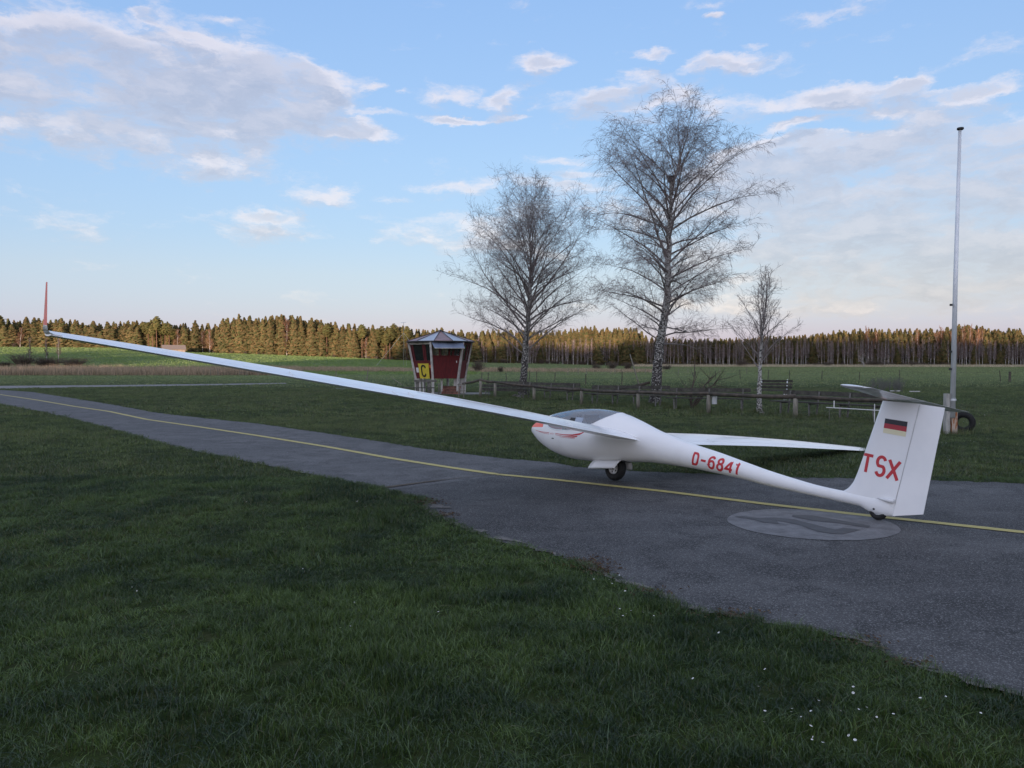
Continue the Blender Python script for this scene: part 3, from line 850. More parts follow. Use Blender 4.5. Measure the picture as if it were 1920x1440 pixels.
# small fairing at the rudder foot and a bolt
for side in (1, -1):
    b = MB(); pts = [V(3.90, side * .047, .238), V(3.96, side * .056, .236), V(4.03, side * .060, .231), V(4.085, side * .058, .226)]
    b.tube(pts, [.003, .015, .025, .025], 10); b.build('rudder_horn_fairing', M['gel'], GL, smooth=True)
MB().lathe([(0, .0), (.012, .0), (.012, .006), (0, .006)], 12, axis='Y', c=V(3.875, surf_y(3.875, .115) - .001, .115)).build('bolt', M['panel'], GL)
ST_Y = 1.24
def st_le(y): return 3.855 + .12 * (abs(y) / ST_Y) + .10 * max(0, abs(y) / ST_Y - .93) ** 1.3 * 8
def st_te(y): return 4.300 + .015 * (abs(y) / ST_Y)
SP = [(0, 0), (.02, .018), (.08, .034), (.2, .045), (.35, .048), (.55, .040), (.72, .027)]
def st_pt(y, x, t): 
    a, b_ = st_le(y), st_te(y); c = b_ - a
    return V(a + c * x, y, 1.352 - .022 * x + t * c)
ysd = [-ST_Y] + [-ST_Y * (1 - .02)] + srange(-ST_Y * .93, ST_Y * .93, 20) + [ST_Y * .98, ST_Y]
rows = []
for y in ysd:
    f_ = .25 if abs(y) == ST_Y else 1
    rows.append([st_pt(y, x, t * f_) for x, t in reversed(SP)] + [st_pt(y, x, -t * f_) for x, t in SP[1:]])
o = MB().grid(rows, close=True, cap0=True, cap1=True).build('tailplane', M['gel'], GL, smooth=True); fixn(o, 40)
for y0, y1 in ((-ST_Y * .985, -.01), (.01, ST_Y * .985)):
    rows = []
    for y in srange(y0, y1, 10):
        rows.append([st_pt(y, 1, .003), st_pt(y, .85, .014), st_pt(y, .735, .0255), st_pt(y, .735, -.0255), st_pt(y, .85, -.014), st_pt(y, 1, -.003)])
    o = MB().grid(rows, close=True, cap0=True, cap1=True).build('elevator', M['gel'], GL, smooth=True); fixn(o, 35)

# --- wheels
def wheel(name, s, r, w, rimr, parent):
    h = w / 2
    e = bpy.data.objects.new(name, None); col.objects.link(e); e.parent = parent; e.location = V(s, 0, r)
    b = MB(); prof = [(rimr, -h * .55), (rimr + .01, -h * .85), (lerp(rimr, r, .55), -h), (r - .02, -h * .86), (r - .004, -h * .55), (r, -h * .2), (r, h * .2), (r - .004, h * .55), (r - .02, h * .86), (lerp(rimr, r, .55), h), (rimr + .01, h * .85), (rimr, h * .55)]
    o = b.lathe(prof, 40, axis='Y').build('tyre', M['tyre'], e, smooth=True); fixn(o, 40)
    b = MB(); b.lathe([(0, -h * .7), (rimr * .35, -h * .7), (rimr * .42, -h * .6), (rimr * .85, -h * .6), (rimr, -h * .8), (rimr, h * .8), (rimr * .85, h * .6), (rimr * .42, h * .6), (rimr * .35, h * .75), (rimr * .2, h * .8), (0, h * .8)], 32, axis='Y')
    o = b.build('rim', M['rim'], e, smooth=True); fixn(o, 40)
    if r > .13:
        b = MB()
        for q in range(5):
            t = 2 * pi * q / 5
            b.lathe([(0, h * .55), (.011, h * .55), (.011, h * .66), (0, h * .66)], 8, axis='Y', c=(rimr * .64 * cos(t), 0, rimr * .64 * sin(t)))
        b.lathe([(0, h * .78), (.02, h * .78), (.02, h * .86), (0, h * .86)], 10, axis='Y')
        b.build('hub_bolts', M['dark'], e)['kind'] = 'stuff'
    return e
wheel('main_wheel', 0.0, .178, .135, .086, GL)
wheel('tail_wheel', 3.905, .10, .062, .045, GL)
b = MB(); b.beam(V(0, 0, .17), V(-.02, 0, .40), .05, .05); b.beam(V(0, .09, .18), V(0, .06, .36), .02, .03); b.beam(V(0, -.09, .18), V(0, -.06, .36), .02, .03); b.build('wheel_fork', M['panel'], GL)
b = MB(); b.box(V(-.04, 0, .335), (.52, .17, .10)); b.build('wheel_well', M['dark'], GL)
for side in (1, -1):
    rows = []
    for t in srange(0, 1, 4):
        row = []
        for q in srange(0, 1, 6):
            s = lerp(-.345 - .03 * t, .19 - .03 * t, q); y = .105 + .085 * t + .02 * sin(pi * t); z = lerp(.262 + .045 * q, .128 + .055 * q, t)
            row.append(V(s, side * y, z))
        rows.append(row)
    o = MB().grid(rows).build('gear_door', M['gel'], GL, smooth=True)
    sm = o.modifiers.new('thickness', 'SOLIDIFY'); sm.thickness = .006

# --- lettering: strokes laid as thin ribbons on the surface
def arc(cx, cy, rx, ry, a0, a1, n=12): return [(cx + rx * cos(radians(a0 + (a1 - a0) * i / n)), cy + ry * sin(radians(a0 + (a1 - a0) * i / n))) for i in range(n + 1)]
GLYPH = {
    'D': [[(.12, 0), (.12, 1), (.5, 1)] + arc(.5, .62, .38, .38, 90, 0, 7)[1:] + arc(.5, .38, .38, .38, 0, -90, 7) + [(.12, 0)]],
    '-': [[(.05, .5), (.95, .5)]],
    '6': [arc(.5, .66, .38, .34, 35, 180, 8) + [(.12, .32)] + arc(.5, .32, .38, .32, 180, 540, 20)],
    '8': [arc(.5, .77, .33, .23, 0, 360, 18), arc(.5, .28, .39, .28, 0, 360, 20)],
    '4': [[(.72, 0), (.72, 1), (.06, .28), (.98, .28)]],
    '1': [[(.10, .80), (.45, .96), (.55, 1), (.55, 0)]],
    'T': [[(0, .93), (1, .93)], [(.5, .93), (.5, 0)]],
    'S': [arc(.5, .73, .38, .27, 20, 235, 12) + arc(.5, .27, .38, .27, 55, -160, 12)],
    'X': [[(.05, 0), (.95, 1)], [(.05, 1), (.95, 0)]],
    'C': [arc(.5, .70, .36, .30, 10, 180, 9) + arc(.5, .30, .36, .30, 180, 350, 9)],
}
def stroke_mb(ch, fn, w, aspect):
    """w: stroke width in glyph heights; aspect: width/height of the glyph box; fn(u, v) -> point"""
    b = MB()
    for si, pl in enumerate(GLYPH[ch]):
        P = [Vector((u * aspect, v)) for u, v in pl]
        Q = []
        for a, c in zip(P, P[1:]):
            n = max(1, int((c - a).length / .12))
            for i in range(n): Q.append(a + (c - a) * (i / n))
        Q.append(P[-1]); closed = (P[0] - P[-1]).length < 1e-6
        rows = []
        for i, p in enumerate(Q):
            if closed and i in (0, len(Q) - 1): d0, d1 = (Q[-1] - Q[-2]).normalized(), (Q[1] - Q[0]).normalized()
            else: d0 = (Q[i] - Q[i - 1]).normalized() if i else (Q[1] - Q[0]).normalized(); d1 = (Q[i + 1] - Q[i]).normalized() if i < len(Q) - 1 else d0
            d = (d0 + d1)
            d = d.normalized() if d.length > 1e-4 else d0
            n = Vector((-d.y, d.x)); k_ = 1 / max(.5, abs(n.dot(Vector((-d0.y, d0.x)))))
            rows.append([fn(*( (p + n * (w / 2 * k_ * e)) * 1.0 ), si) for e in (-1, 0, 1)])
        b.grid(rows)
    return b
REG = [('D', 1.463, .098), ('-', 1.592, .085), ('6', 1.708, .105), ('8', 1.840, .098), ('4', 1.966, .105), ('1', 2.098, .075)]
for ch, s0, wd in REG:
    def fn(u, v, si, s0=s0, wd=wd):
        s = s0 + u * .148; zb_ = .380 - .1045 * (s0 + .5 * wd - 1.46) * 1.02 - (u * .148 - .5 * wd) * .10
        z = zb_ + v * .146; s += v * .026
        return V(s, surf_y(s, z) + .0022 + .0004 * si, z)
    stroke_mb(ch, fn, .20, wd / .148).build('letter', M['letter'], GL)
def fin_y(s, z):
    a, b_ = fin_le(z), hinge(z) - .006; return fin_half(z) * fin_t(max(0, min(1, (s - a) / (b_ - a))))
TSX = [('T', 3.705, .722, .115), ('S', 3.862, .700, .115), ('X', 3.995, .672, .125)]
for ch, s0, zt_, wd in TSX:
    def fn(u, v, si, s0=s0, zt_=zt_, wd=wd):
        s = s0 + u * .205 - (1 - v) * .020 ; z = zt_ - (1 - v) * .205 - u * .205 * .13
        return V(s, fin_y(s, z) + .0022 + .0004 * si, z)
    stroke_mb(ch, fn, .165, wd / .205).build('letter', M['letter'], GL)
fl = [(3.917, 1.121), (4.160, 1.096), (4.149, .932), (3.905, .962)]       # corners of the flag, clockwise from top front
for i, (nm, mm) in enumerate((('black', 'flag_black'), ('red', 'flag_red'), ('gold', 'flag_gold'))):
    rows = []
    for v in (i / 3, (i + 1) / 3):
        row = []
        for u in srange(0, 1, 5):
            a = (lerp(fl[0][0], fl[1][0], u), lerp(fl[0][1], fl[1][1], u)); c = (lerp(fl[3][0], fl[2][0], u), lerp(fl[3][1], fl[2][1], u))
            s, z = lerp(a[0], c[0], v), lerp(a[1], c[1], v); row.append(V(s, fin_y(s, z) + .0022, z))
        rows.append(row)
    MB().grid(rows).build('flag_stripe', M[mm], GL)['label'] = nm + ' stripe of the flag'
# thin red trim lines along the nose
def trim(pts, wds):
    rows = []; n = 28
    for i in range(n + 1):
        t = i / n * (len(pts) - 1); k_ = min(int(t), len(pts) - 2); f_ = t - k_
        f_s = f_
        s = lerp(pts[k_][0], pts[k_ + 1][0], f_s); z = lerp(pts[k_][1], pts[k_ + 1][1], f_s); w = lerp(wds[k_], wds[k_ + 1], f_)
        rows.append([V(s, surf_y(s, z + d) + .002, z + d) for d in (-w / 2, w / 2)])
    MB().grid(rows).build('trim_line', M['letter'], GL)
trim([(-1.62, .622), (-1.40, .606), (-1.20, .603)], [.006, .008, .008])
trim([(-1.05, .603), (-.85, .594), (-.66, .600), (-.50, .628), (-.37, .682)], [.008, .012, .022, .026, .004])
trim([(-1.50, .606), (-1.35, .588), (-1.20, .583)], [.003, .005, .005])
trim([(-1.05, .583), (-.85, .570), (-.66, .574), (-.55, .590)], [.005, .008, .016, .02])
trim([(-.95, .556), (-.80, .552), (-.66, .556), (-.60, .562)], [.003, .005, .008, .01])
for i, s0 in enumerate((-1.165, -1.13, -1.095)):
    fn = lambda u, v, si, s0=s0: V(s0 + u * .021, surf_y(s0, .588) + .002 + .0004 * si, .584 + v * .021)
    stroke_mb('8C1'[i], fn, .22, .7).build('type_mark', M['letter'], GL)
MB().box(V(-1.11, surf_y(-1.11, .525) + .001, .522), (.05, .003, .014)).build('small_placard', M['panel'], GL)

# ------------------------------------------------------------------ start hut
HC = at(825, 739); HC.y += .4                         # centre of the hut on the ground
HX, HY = HC.x, HC.y
hut = thing('start_hut', 'red hexagonal start hut on stilts with a yellow C board and striped roof', 'hut', (HX, HY, 0))
HZ0, HZ1 = .93, 3.10
HR0, HR1 = 1.47, 1.90
HA = [radians(a) for a in (198, 258, 318, 18, 78, 138)]
def hp(i, z, dr=0.0):
    r = lerp(HR0, HR1, (z - HZ0) / (HZ1 - HZ0)) + dr; return Vector((r * cos(HA[i % 6]), r * sin(HA[i % 6]), z))
def face_pt(i, u, z, out=0.0):
    a, b = hp(i, z), hp(i + 1, z); p = a.lerp(b, u); n = (a + b) / 2; n.z = 0; n.normalize(); return p + n * out
def slab(i, u0, u1, z0, z1, out, th, name, m, parent=hut, **kw):
    b = MB(); vs = []
    for o_ in (out, out - th):
        for u, z in ((u0, z0), (u1, z0), (u1, z1), (u0, z1)): vs.append(face_pt(i, u, z, o_))
    b.add(vs, [(0, 1, 2, 3), (7, 6, 5, 4), (0, 4, 5, 1), (1, 5, 6, 2), (2, 6, 7, 3), (3, 7, 4, 0)])
    return b.build(name, m, parent, **kw)
for i in range(6):
    b = MB(); lean = hp(i, HZ0, .03)
    b.beam(hp(i, HZ0 - .02, .03), hp(i, HZ1, .03), .115, .10, up=(cos(HA[i]), sin(HA[i]), 0)); b.build('corner_post', M['hutwhite'], hut)
    b = MB(); foot = Vector((lean.x * .97, lean.y * .97, 0)); b.beam(foot, hp(i, HZ0 - .02, .03), .13, .12, up=(cos(HA[i]), sin(HA[i]), 0)); b.build('leg', M['hutwhite'], hut)
WIN = {0: 1.95, 1: 2.24, 2: 1.95, 3: 1.95, 4: 1.95, 5: 1.95}
for i in range(6):
    zs = WIN[i]
    nb = 2 if i == 1 else 4
    for q in range(nb):            # boards of the lower wall
        slab(i, .03 + .94 * q / nb + .002, .03 + .94 * (q + 1) / nb - .002, HZ0, zs - .03, -.012 * (q % 2), .04, 'wall_board', M['hutred'])
    slab(i, .02, .98, zs - .03, zs + .02, .03, .09, 'window_sill', M['hutred'])
    slab(i, .02, .98, 2.90, 3.02, .01, .07, 'top_beam', M['hutwhite'] if i in (0, 3, 5) else M['hutred'])
    cuts = (0.03, .12, .62, .70, .97) if i == 0 else (.03, .28, .60, .72, .97)
    for u in cuts: slab(i, u - .022, u + .022, zs + .02, 2.90, .0, .06, 'window_post', M['hutred'])
    for u0, u1 in zip(cuts, cuts[1:]): slab(i, u0 + .022, u1 - .022, zs + .02, 2.90, -.03, .008, 'window_pane', M['hutglass'])
b = MB(); b.grid([[Vector((0, 0, HZ0 + .0))] * 6, [hp(i, HZ0, -.06) + Vector((0, 0, 0)) for i in range(6)]], close=True); b.build('floor', M['greywood'], hut)
# things seen through the panes
b = MB(); b.box((.35, .1, 1.75), (.9, .45, .06)); b.box((.0, .1, 1.35), (.06, .4, .8)); b.box((.7, .1, 1.35), (.06, .4, .8)); b.build('inner_desk', M['greywood'], hut)
b = MB(); b.box((.1, .1, 2.0), (.3, .25, .35)); b.box((.45, .0, 2.05), (.16, .2, .5)); b.build('inner_box', M['panel'], hut)
b = MB(); b.box((1.1, .55, 2.15), (.4, .04, .35), rz=.6); b.build('inner_board', M['roofblue'], hut)
for q in range(5):
    MB().tube([(-1.2 + .14 * q, -.35 + .05 * q, 1.9), (-1.25 + .17 * q, -.4 + .06 * q, 2.9)], .014, 5).build('curtain_fold', M['paper'], hut)
# roof of twelve sheets in two colours
RA = [radians(155 + 180 + 30 * k_ - 155 + 25) for k_ in range(12)]
RA = [radians(-155 + 30 * k_ + 0) for k_ in range(12)]
apex = Vector((0, 0, 3.78)); RR, RZ = 2.04, 3.11
for k_ in range(12):
    a0, a1 = RA[k_], RA[(k_ + 1) % 12]
    p0, p1 = Vector((RR * cos(a0), RR * sin(a0), RZ)), Vector((RR * cos(a1), RR * sin(a1), RZ))
    g_ = .012
    q0, q1 = p0.lerp(p1, g_), p0.lerp(p1, 1 - g_); dn = Vector((0, 0, -.03)); ap = apex * .985
    b = MB(); b.add([ap, q0, q1, ap + dn, q0 + dn, q1 + dn], [(0, 1, 2), (5, 4, 3), (0, 3, 4, 1), (1, 4, 5, 2), (2, 5, 3, 0)])
    b.build('roof_sheet', M['roofpink'] if k_ % 2 == 0 else M['roofblue'], hut)
    MB().tube([p0 + Vector((0, 0, .012)), apex + Vector((0, 0, -.01))], .016, 5).build('roof_seam', M['panel'], hut)
b = MB(); b.grid([[Vector((RR * 1.01 * cos(a), RR * 1.01 * sin(a), RZ - .01)) for a in RA], [Vector((RR * 1.01 * cos(a), RR * 1.01 * sin(a), RZ - .07)) for a in RA], [Vector((1.5 * cos(a), 1.5 * sin(a), RZ - .075)) for a in RA]], close=True)
b.build('eave_board', M['panel'], hut)
MB().lathe([(0, 3.82), (.06, 3.80), (.09, 3.75), (.09, 3.72)], 10).build('roof_cap', M['panel'], hut)
# raised shutter hung out over the front window
b = MB(); a0, a1 = face_pt(1, .02, 3.03, .06), face_pt(1, .99, 3.03, .06); c0, c1 = face_pt(1, .04, 2.69, .58), face_pt(1, 1.01, 2.69, .58)
b.add([a0, a1, c1, c0, a0 + Vector((0, 0, -.03)), a1 + Vector((0, 0, -.03)), c1 + Vector((0, 0, -.03)), c0 + Vector((0, 0, -.03))], [(0, 1, 2, 3), (7, 6, 5, 4), (0, 4, 5, 1), (1, 5, 6, 2), (2, 6, 7, 3), (3, 7, 4, 0)])
b.build('shutter', M['awning'], hut)
MB().beam(c0 + Vector((0, 0, -.02)), c1 + Vector((0, 0, -.02)), .03, .04).build('shutter_edge', M['hutwhite'], hut)
# the C board, notices
sg = slab(0, .30, .85, .93, 1.80, .07, .03, 'letter_board', M['yellow'])
Zs = lambda v: lerp(1.06, 1.68, v)
cb = stroke_mb('C', lambda u, v, si: face_pt(0, .42 + u * .40, Zs(v), .0745), .17, .74)
cb.build('board_letter', M['black'], sg)
slab(0, .14, .27, 1.28, 1.56, .045, .01, 'notice', M['paper'])
slab(0, .87, .97, 1.55, 1.72, .045, .01, 'notice', M['orange'])
MB().box(face_pt(1, .87, 1.90, .03), (.04, .05, .12)).build('door_handle', M['steel'], hut)
MB().box(face_pt(2, .84, 1.75, .08), (.10, .08, .12)).build('lamp', M['hutwhite'], hut)
b = MB(); b.box((-1.28, -.2, .47), (.30, .5, .86)); b.build('foot_box', M['hutwhite'], hut)
b = MB(); b.box((1.28, .30, .47), (.30, .5, .86)); b.build('foot_box', M['hutwhite'], hut)
b = MB(); b.box((.15, -.95, .45), (.11, .11, .93)); b.build('leg', M['hutwhite'], hut)
b = MB(); b.box((.95, -.75, .45), (.22, .14, .93)); b.build('leg', M['hutwhite'], hut)
structure(polygon('hut_slab', [(HX + x, HY + y) for x, y in ((-1.9, -1.7), (3.0, -1.5), (2.9, 1.6), (-1.9, 1.6))], .03, M['concrete']))
# pile of split wood and boxes under the hut: each piece lies on the pile
for q in range(15):
    r_ = R.random; lv = q // 5
    o = MB().box((0, 0, 0), (.34 + .14 * r_(), .16, .15)).build('wood_block', M['brick'])
    o.location = (HX + .32 + .22 * (q % 5) * .75 + .04 * r_(), HY - 1.0 + .12 * lv, .11 + .155 * lv); o.rotation_euler = (0, 0, R.uniform(-.5, .5))
    lay = ('bottom', 'middle', 'top')[lv]
    o['label'] = 'reddish block, %s in the %s layer of the pile under the hut' % (('leftmost', 'second from the left', 'in the middle', 'second from the right', 'rightmost')[q % 5], lay); o['category'] = 'wood block'; o['group'] = 'wood blocks piled under the hut'

# picnic bench in front of the hut
pb = thing('picnic_bench', 'grey weathered bench with wide back board in front of the hut stilts', 'bench', (at(798, 742).x, at(798, 742).y - .2, 0))
MB().box((0, .1, .83), (1.25, .05, .13)).build('back_plank', M['greywood'], pb)
MB().box((-.35, -.30, .46), (1.75, .35, .05)).build('seat_plank', M['mossy'], pb)
for x in (-.45, .2): MB().box((x, .15, .40), (.20, .06, .78)).build('leg', M['greywood'], pb)
MB().box((.75, .1, .35), (.07, .08, .70)).build('leg', M['greywood'], pb)
# ladder-like rack right of the hut
rk = thing('wooden_rack', 'small pale wooden rack standing at the hut corner beside the rail', 'rack', (at(865, 747).x, at(865, 747).y, 0))
for x in (-.15, .12): MB().beam((x, 0, 0), (x + .02, .1, .78), .035, .04).build('upright', M['postwood'], rk)
for z in (.38, .7): MB().box((0, .05, z), (.42, .03, .04)).build('rung', M['postwood'], rk)

# ------------------------------------------------------------------ log rail
posts_px = [(900.8, 746.5, .9), (928, 747, .80), (1001, 750.5, .63), (1090, 758.7, .60), (1196, 768, .62), (1328.5, 775.5, .66), (1491, 784, .64)]
fence = thing('log_rail', 'low rail of old logs on short round posts running past the birches', 'rail', (at(1090, 758.7).x, at(1090, 758.7).y, 0))
fx0, fy0 = at(1090, 758.7).x, at(1090, 758.7).y
tops = []
for px, py, h in posts_px:
    p = at(px, py); r0 = .075 if px > 1300 else .07
    b = MB(); b.tube([(p.x - fx0, p.y - fy0, -.05), (p.x - fx0 + .01, p.y - fy0, h)], [r0 * 1.08, r0], 10)
    b.build('post', M['postwood'], fence, smooth=True); tops.append(Vector((p.x - fx0, p.y - fy0, h + .05)))
endp = at(1700, 792); tops.append(Vector((endp.x - fx0, endp.y - fy0, .66)))
MB().tube([(endp.x - fx0, endp.y - fy0, -.05), (endp.x - fx0, endp.y - fy0, .62)], .075, 10).build('post', M['postwood'], fence, smooth=True)
st = at(868, 744); tops.insert(0, Vector((st.x - fx0, st.y - fy0, .72)))
for a, c in zip(tops, tops[1:]):
    pts = []; rr = R.uniform(.058, .072)
    for q in range(7):
        t = q / 6; p = a.lerp(c, t); p.z += -.03 * sin(pi * t) + R.gauss(0, .006); pts.append(p)
    MB().tube(pts, [rr * R.uniform(.92, 1.08) for _ in pts], 9).build('log', M['log'], fence, smooth=True)
# second lower plank along part of the rail
for (x0, y0, x1, y1, z) in ((902, 745, 982, 748, .42), (902, 745, 1000, 749, .62)):
    a, c = at(x0, y0), at(x1, y1); a.z = c.z = z; off = Vector((fx0, fy0, 0))
    MB().beam(a - off + Vector((0, .35, 0)), c - off + Vector((0, .35, 0)), .04, .14).build('plank', M['mossy'], fence)

# ------------------------------------------------------------------ benches
def bench(px0, px1, pyb0, pyb1, frames, label, seat_h=.45, back_h=.84, grp='mossy plank benches behind the log rail', back=True):
    a, c = at(px0, pyb0), at(px1, pyb1)
    mid = (a + c) / 2; d = (c - a); L = d.length; rz = atan2(d.y, d.x)
    t = thing('plank_bench', label, 'bench', (mid.x, mid.y, 0), rz, grp)
    for i in range(2):
        MB().box((0, -.12 + .19 * i, seat_h), (L, .16, .04)).build('seat_plank', M['mossy'], t)
    if back:
        for i in range(2):
            o = MB().box((0, .30 + .03 * i, seat_h + .17 + .18 * i), (L * R.uniform(.97, 1.0), .035, .145)).build('back_plank', M['mossy'], t)
            o.rotation_euler = (-.12, R.gauss(0, .004), 0)
    for k_ in range(frames):
        x = -L / 2 + L * (.10 + .80 * k_ / max(1, frames - 1))
        MB().box((x, -.14, seat_h / 2 - .02), (.05, .045, seat_h)).build('leg', M['benchleg'], t)
        MB().beam((x, .22, 0), (x, .36 if back else .22, back_h - .03 if back else seat_h), .045, .04).build('leg', M['benchleg'], t)
        MB().box((x, .04, seat_h - .045), (.05, .36, .045)).build('seat_bearer', M['greywood'], t)
bench(975, 1078, 746.5, 751, 3, 'bench behind the log rail beside the trunk of the middle-sized birch')
bench(1100, 1248, 756.5, 762, 4, 'bench behind the log rail left of the tallest birch')
bench(1250, 1407, 767, 770.5, 3, 'bench behind the log rail with the white bucket in front of it')
bench(1450, 1668, 775, 790, 4, 'bench behind the log rail partly hidden by the tailplane of the glider')
bench(905, 985, 743, 744.5, 2, 'bench behind the log rail nearest to the red hut')
# tilted park bench behind the young birch
p = at(1448, 750); t = thing('slatted_bench', 'green-grey slatted park bench leaning back behind the young birch', 'bench', (p.x, p.y, 0), radians(-32))
for i in range(4): MB().box((0, -.30 + .13 * i, .47 + .012 * i), (1.65, .10, .03)).build('seat_slat', M['mossy'], t)
for i in range(3): MB().box((.05, .28 + .055 * i, .62 + .15 * i), (1.65, .03, .12)).build('back_slat', M['mossy'], t)
for x in (-.62, .62):
    MB().beam((x, -.3, 0), (x, -.2, .45), .05, .05).build('leg', M['steel'], t); MB().beam((x, .15, 0), (x, .42, 1.0), .05, .05).build('leg', M['steel'], t)

# bucket on the rail post
p = at(1328.5, 775.5)
t = thing('bucket', 'white metal bucket hanging on the log rail post', 'bucket', (p.x + .20, p.y, .34))
fixn(MB().lathe([(0, 0), (.088, 0), (.098, .31), (.102, .315), (.096, .31), (.084, .01), (0, .01)], 20).build('body', M['bucket'], t, smooth=True), 40)
MB().tube([(-.1, 0, .31), (-.12, 0, .36), (-.15, 0, .37)], .005, 5).build('handle', M['steel'], t)

# stake leaning by the tallest birch, log resting against the trunk
p = at(1206, 748.5); q = atd(1181, 664, p.y + .4)
b = MB(); b.tube([p, q], [.035, .028], 7); o = b.build('leaning_stake', M['postwood'], smooth=True); o['label'] = 'long thin bare stake leaning beside the tallest birch'; o['category'] = 'stake'
a = atd(1150, 730, at(1228, 757).y + .5); c = atd(1219, 717, at(1228, 757).y + .2)
o = MB().tube([a, a.lerp(c, .5) + Vector((0, 0, -.05)), c], [.07, .065, .06], 8).build('leaning_log', M['log'], smooth=True); o['label'] = 'dark log rising to rest against the trunk of the tallest birch'; o['category'] = 'log'
o = MB().tube([atd(1236, 726, at(1228, 757).y), atd(1262, 734, at(1228, 757).y - .8)], .014, 5).build('slack_rope', M['wire']); o['label'] = 'thin dark rope from the tallest birch down to a bench'; o['category'] = 'rope'
# stone heap at the foot of the left birch
for i, (px, py, w) in enumerate([(966, 743.5, .15), (1430, 776, .09), (973, 745, .11)]):
    p = at(px, py); bm = bmesh.new(); bmesh.ops.create_icosphere(bm, subdivisions=2, radius=1)
    for v in bm.verts: v.co = Vector((v.co.x * w * 1.2, v.co.y * w, max(v.co.z, -.3) * w * .7)) * (1 + .18 * sin(v.co.x * 9 + i) * cos(v.co.y * 7))
    me = bpy.data.meshes.new('stone'); bm.to_mesh(me); bm.free(); me.materials.append(M['stone'])
    o = bpy.data.objects.new('stone', me); col.objects.link(o); o.location = (p.x, p.y, w * .2)
    o['label'] = ['larger rounded stone left of the middle birch foot', 'small stone right of the young birch foot', 'smaller stone touching the middle birch foot'][i]; o['category'] = 'stone'

# ------------------------------------------------------------------ mast, its foot posts and the tyre
p = at(1783, 814.5)
mast = thing('mast', 'tall tapered galvanised pole clamped between two low foot posts', 'mast', (p.x, p.y, 0))
topz = (HOR - 246) / FPX * p.y + CAM_H
MB().tube([(.02, -.02, .42), (.06, 0, topz * .5), (.12, 0, topz)], [.064, .052, .036], 14).build('pole', M['steel'], mast, smooth=True)
MB().lathe([(0, .03), (.075, .02), (.08, -.02), (.06, -.035), (0, -.035)], 14).build('cap', M['panel'], mast).location = (.13, 0, topz + .02)
MB().box((-.10, .02, .50), (.10, .14, 1.02)).build('foot_post', M['palewood'], mast)
MB().box((.06, .0, .27), (.14, .10, .56)).build('foot_post', M['rust'], mast)['label'] = 'rusty brown foot post'
MB().box((.10, .08, .52), (.05, .10, 1.0)).build('foot_post', M['concrete'], mast)
MB().lathe([(.072, -.02), (.078, -.02), (.078, .02), (.072, .02)], 14).build('clamp', M['steel'], mast).location = (.03, -.01, .86)
for z in (1.62, 2.05, 3.2): MB().box((-.055, -.03, z), (.05, .05, .05)).build('cleat', M['panel'], mast)
p = at(1810, 812)
ty = thing('tyre', 'black car tyre standing on edge against the foot of the mast', 'tyre', (p.x - .02, p.y + .05, .265), 0)
ty.rotation_euler = (0, 0, radians(-34))
prof = []
for i in range(14):
    a = pi * 2 * i / 14; prof.append((.195 + .072 * cos(a), .078 * sin(a)))
prof.append(prof[0])
o = MB().lathe(prof, 40, axis='Y').build('casing', M['tyre'], ty, smooth=True); fixn(o, 60)
b = MB()
for i in range(36):
    a = 2 * pi * i / 36
    b.beam((.264 * cos(a), -.05, .264 * sin(a)), (.264 * cos(a + .08), .05, .264 * sin(a + .08)), .016, .012, up=(cos(a), 0, sin(a)))
b.build('tread', M['tyre'], ty)['kind'] = 'stuff'

# thin white bar on uprights in front of the last bench
a, c = at(1549, 788), at(1650, 793)
t = thing('white_bar', 'thin white bar on two short uprights in front of the last bench', 'barrier', (a.x, a.y, 0))
d = c - a; MB().tube([(0, 0, .40), (d.x, d.y, .37)], .013, 6).build('bar', M['paper'], t)
MB().tube([(d.x * .15, d.y * .15, .40), (d.x * .15, d.y * .15, .62)], .016, 6).build('upright', M['paper'], t)
MB().tube([(d.x * .9, d.y * .9, 0), (d.x * .9, d.y * .9, .56)], .014, 6).build('upright', M['paper'], t)
MB().tube([(d.x * .06, d.y * .06, 0), (d.x * .06, d.y * .06, .40)], .010, 6).build('upright', M['greywood'], t)

# small red marker and two white boards lying in the grass
p = at(1702, 752); t = thing('red_marker', 'small red object lying in the dark grass left of the mast', 'marker', (p.x, p.y, 0), .3)
MB().box((0, 0, .09), (.22, .16, .16)).build('body', M['red'], t); MB().box((.16, 0, .05), (.5, .2, .08)).build('base', M['panel'], t)
for i, (px, py) in enumerate([(1678, 735), (1715, 736)]):
    p = at(px, py); o = MB().box((0, 0, .05), (.62, .12, .05)).build('white_board', M['paper']); o.location = (p.x, p.y, .02)
    o['label'] = ['flat white board lying in the grass under the bare saplings', 'flat white board lying in the grass nearer to the mast'][i]; o['category'] = 'board'

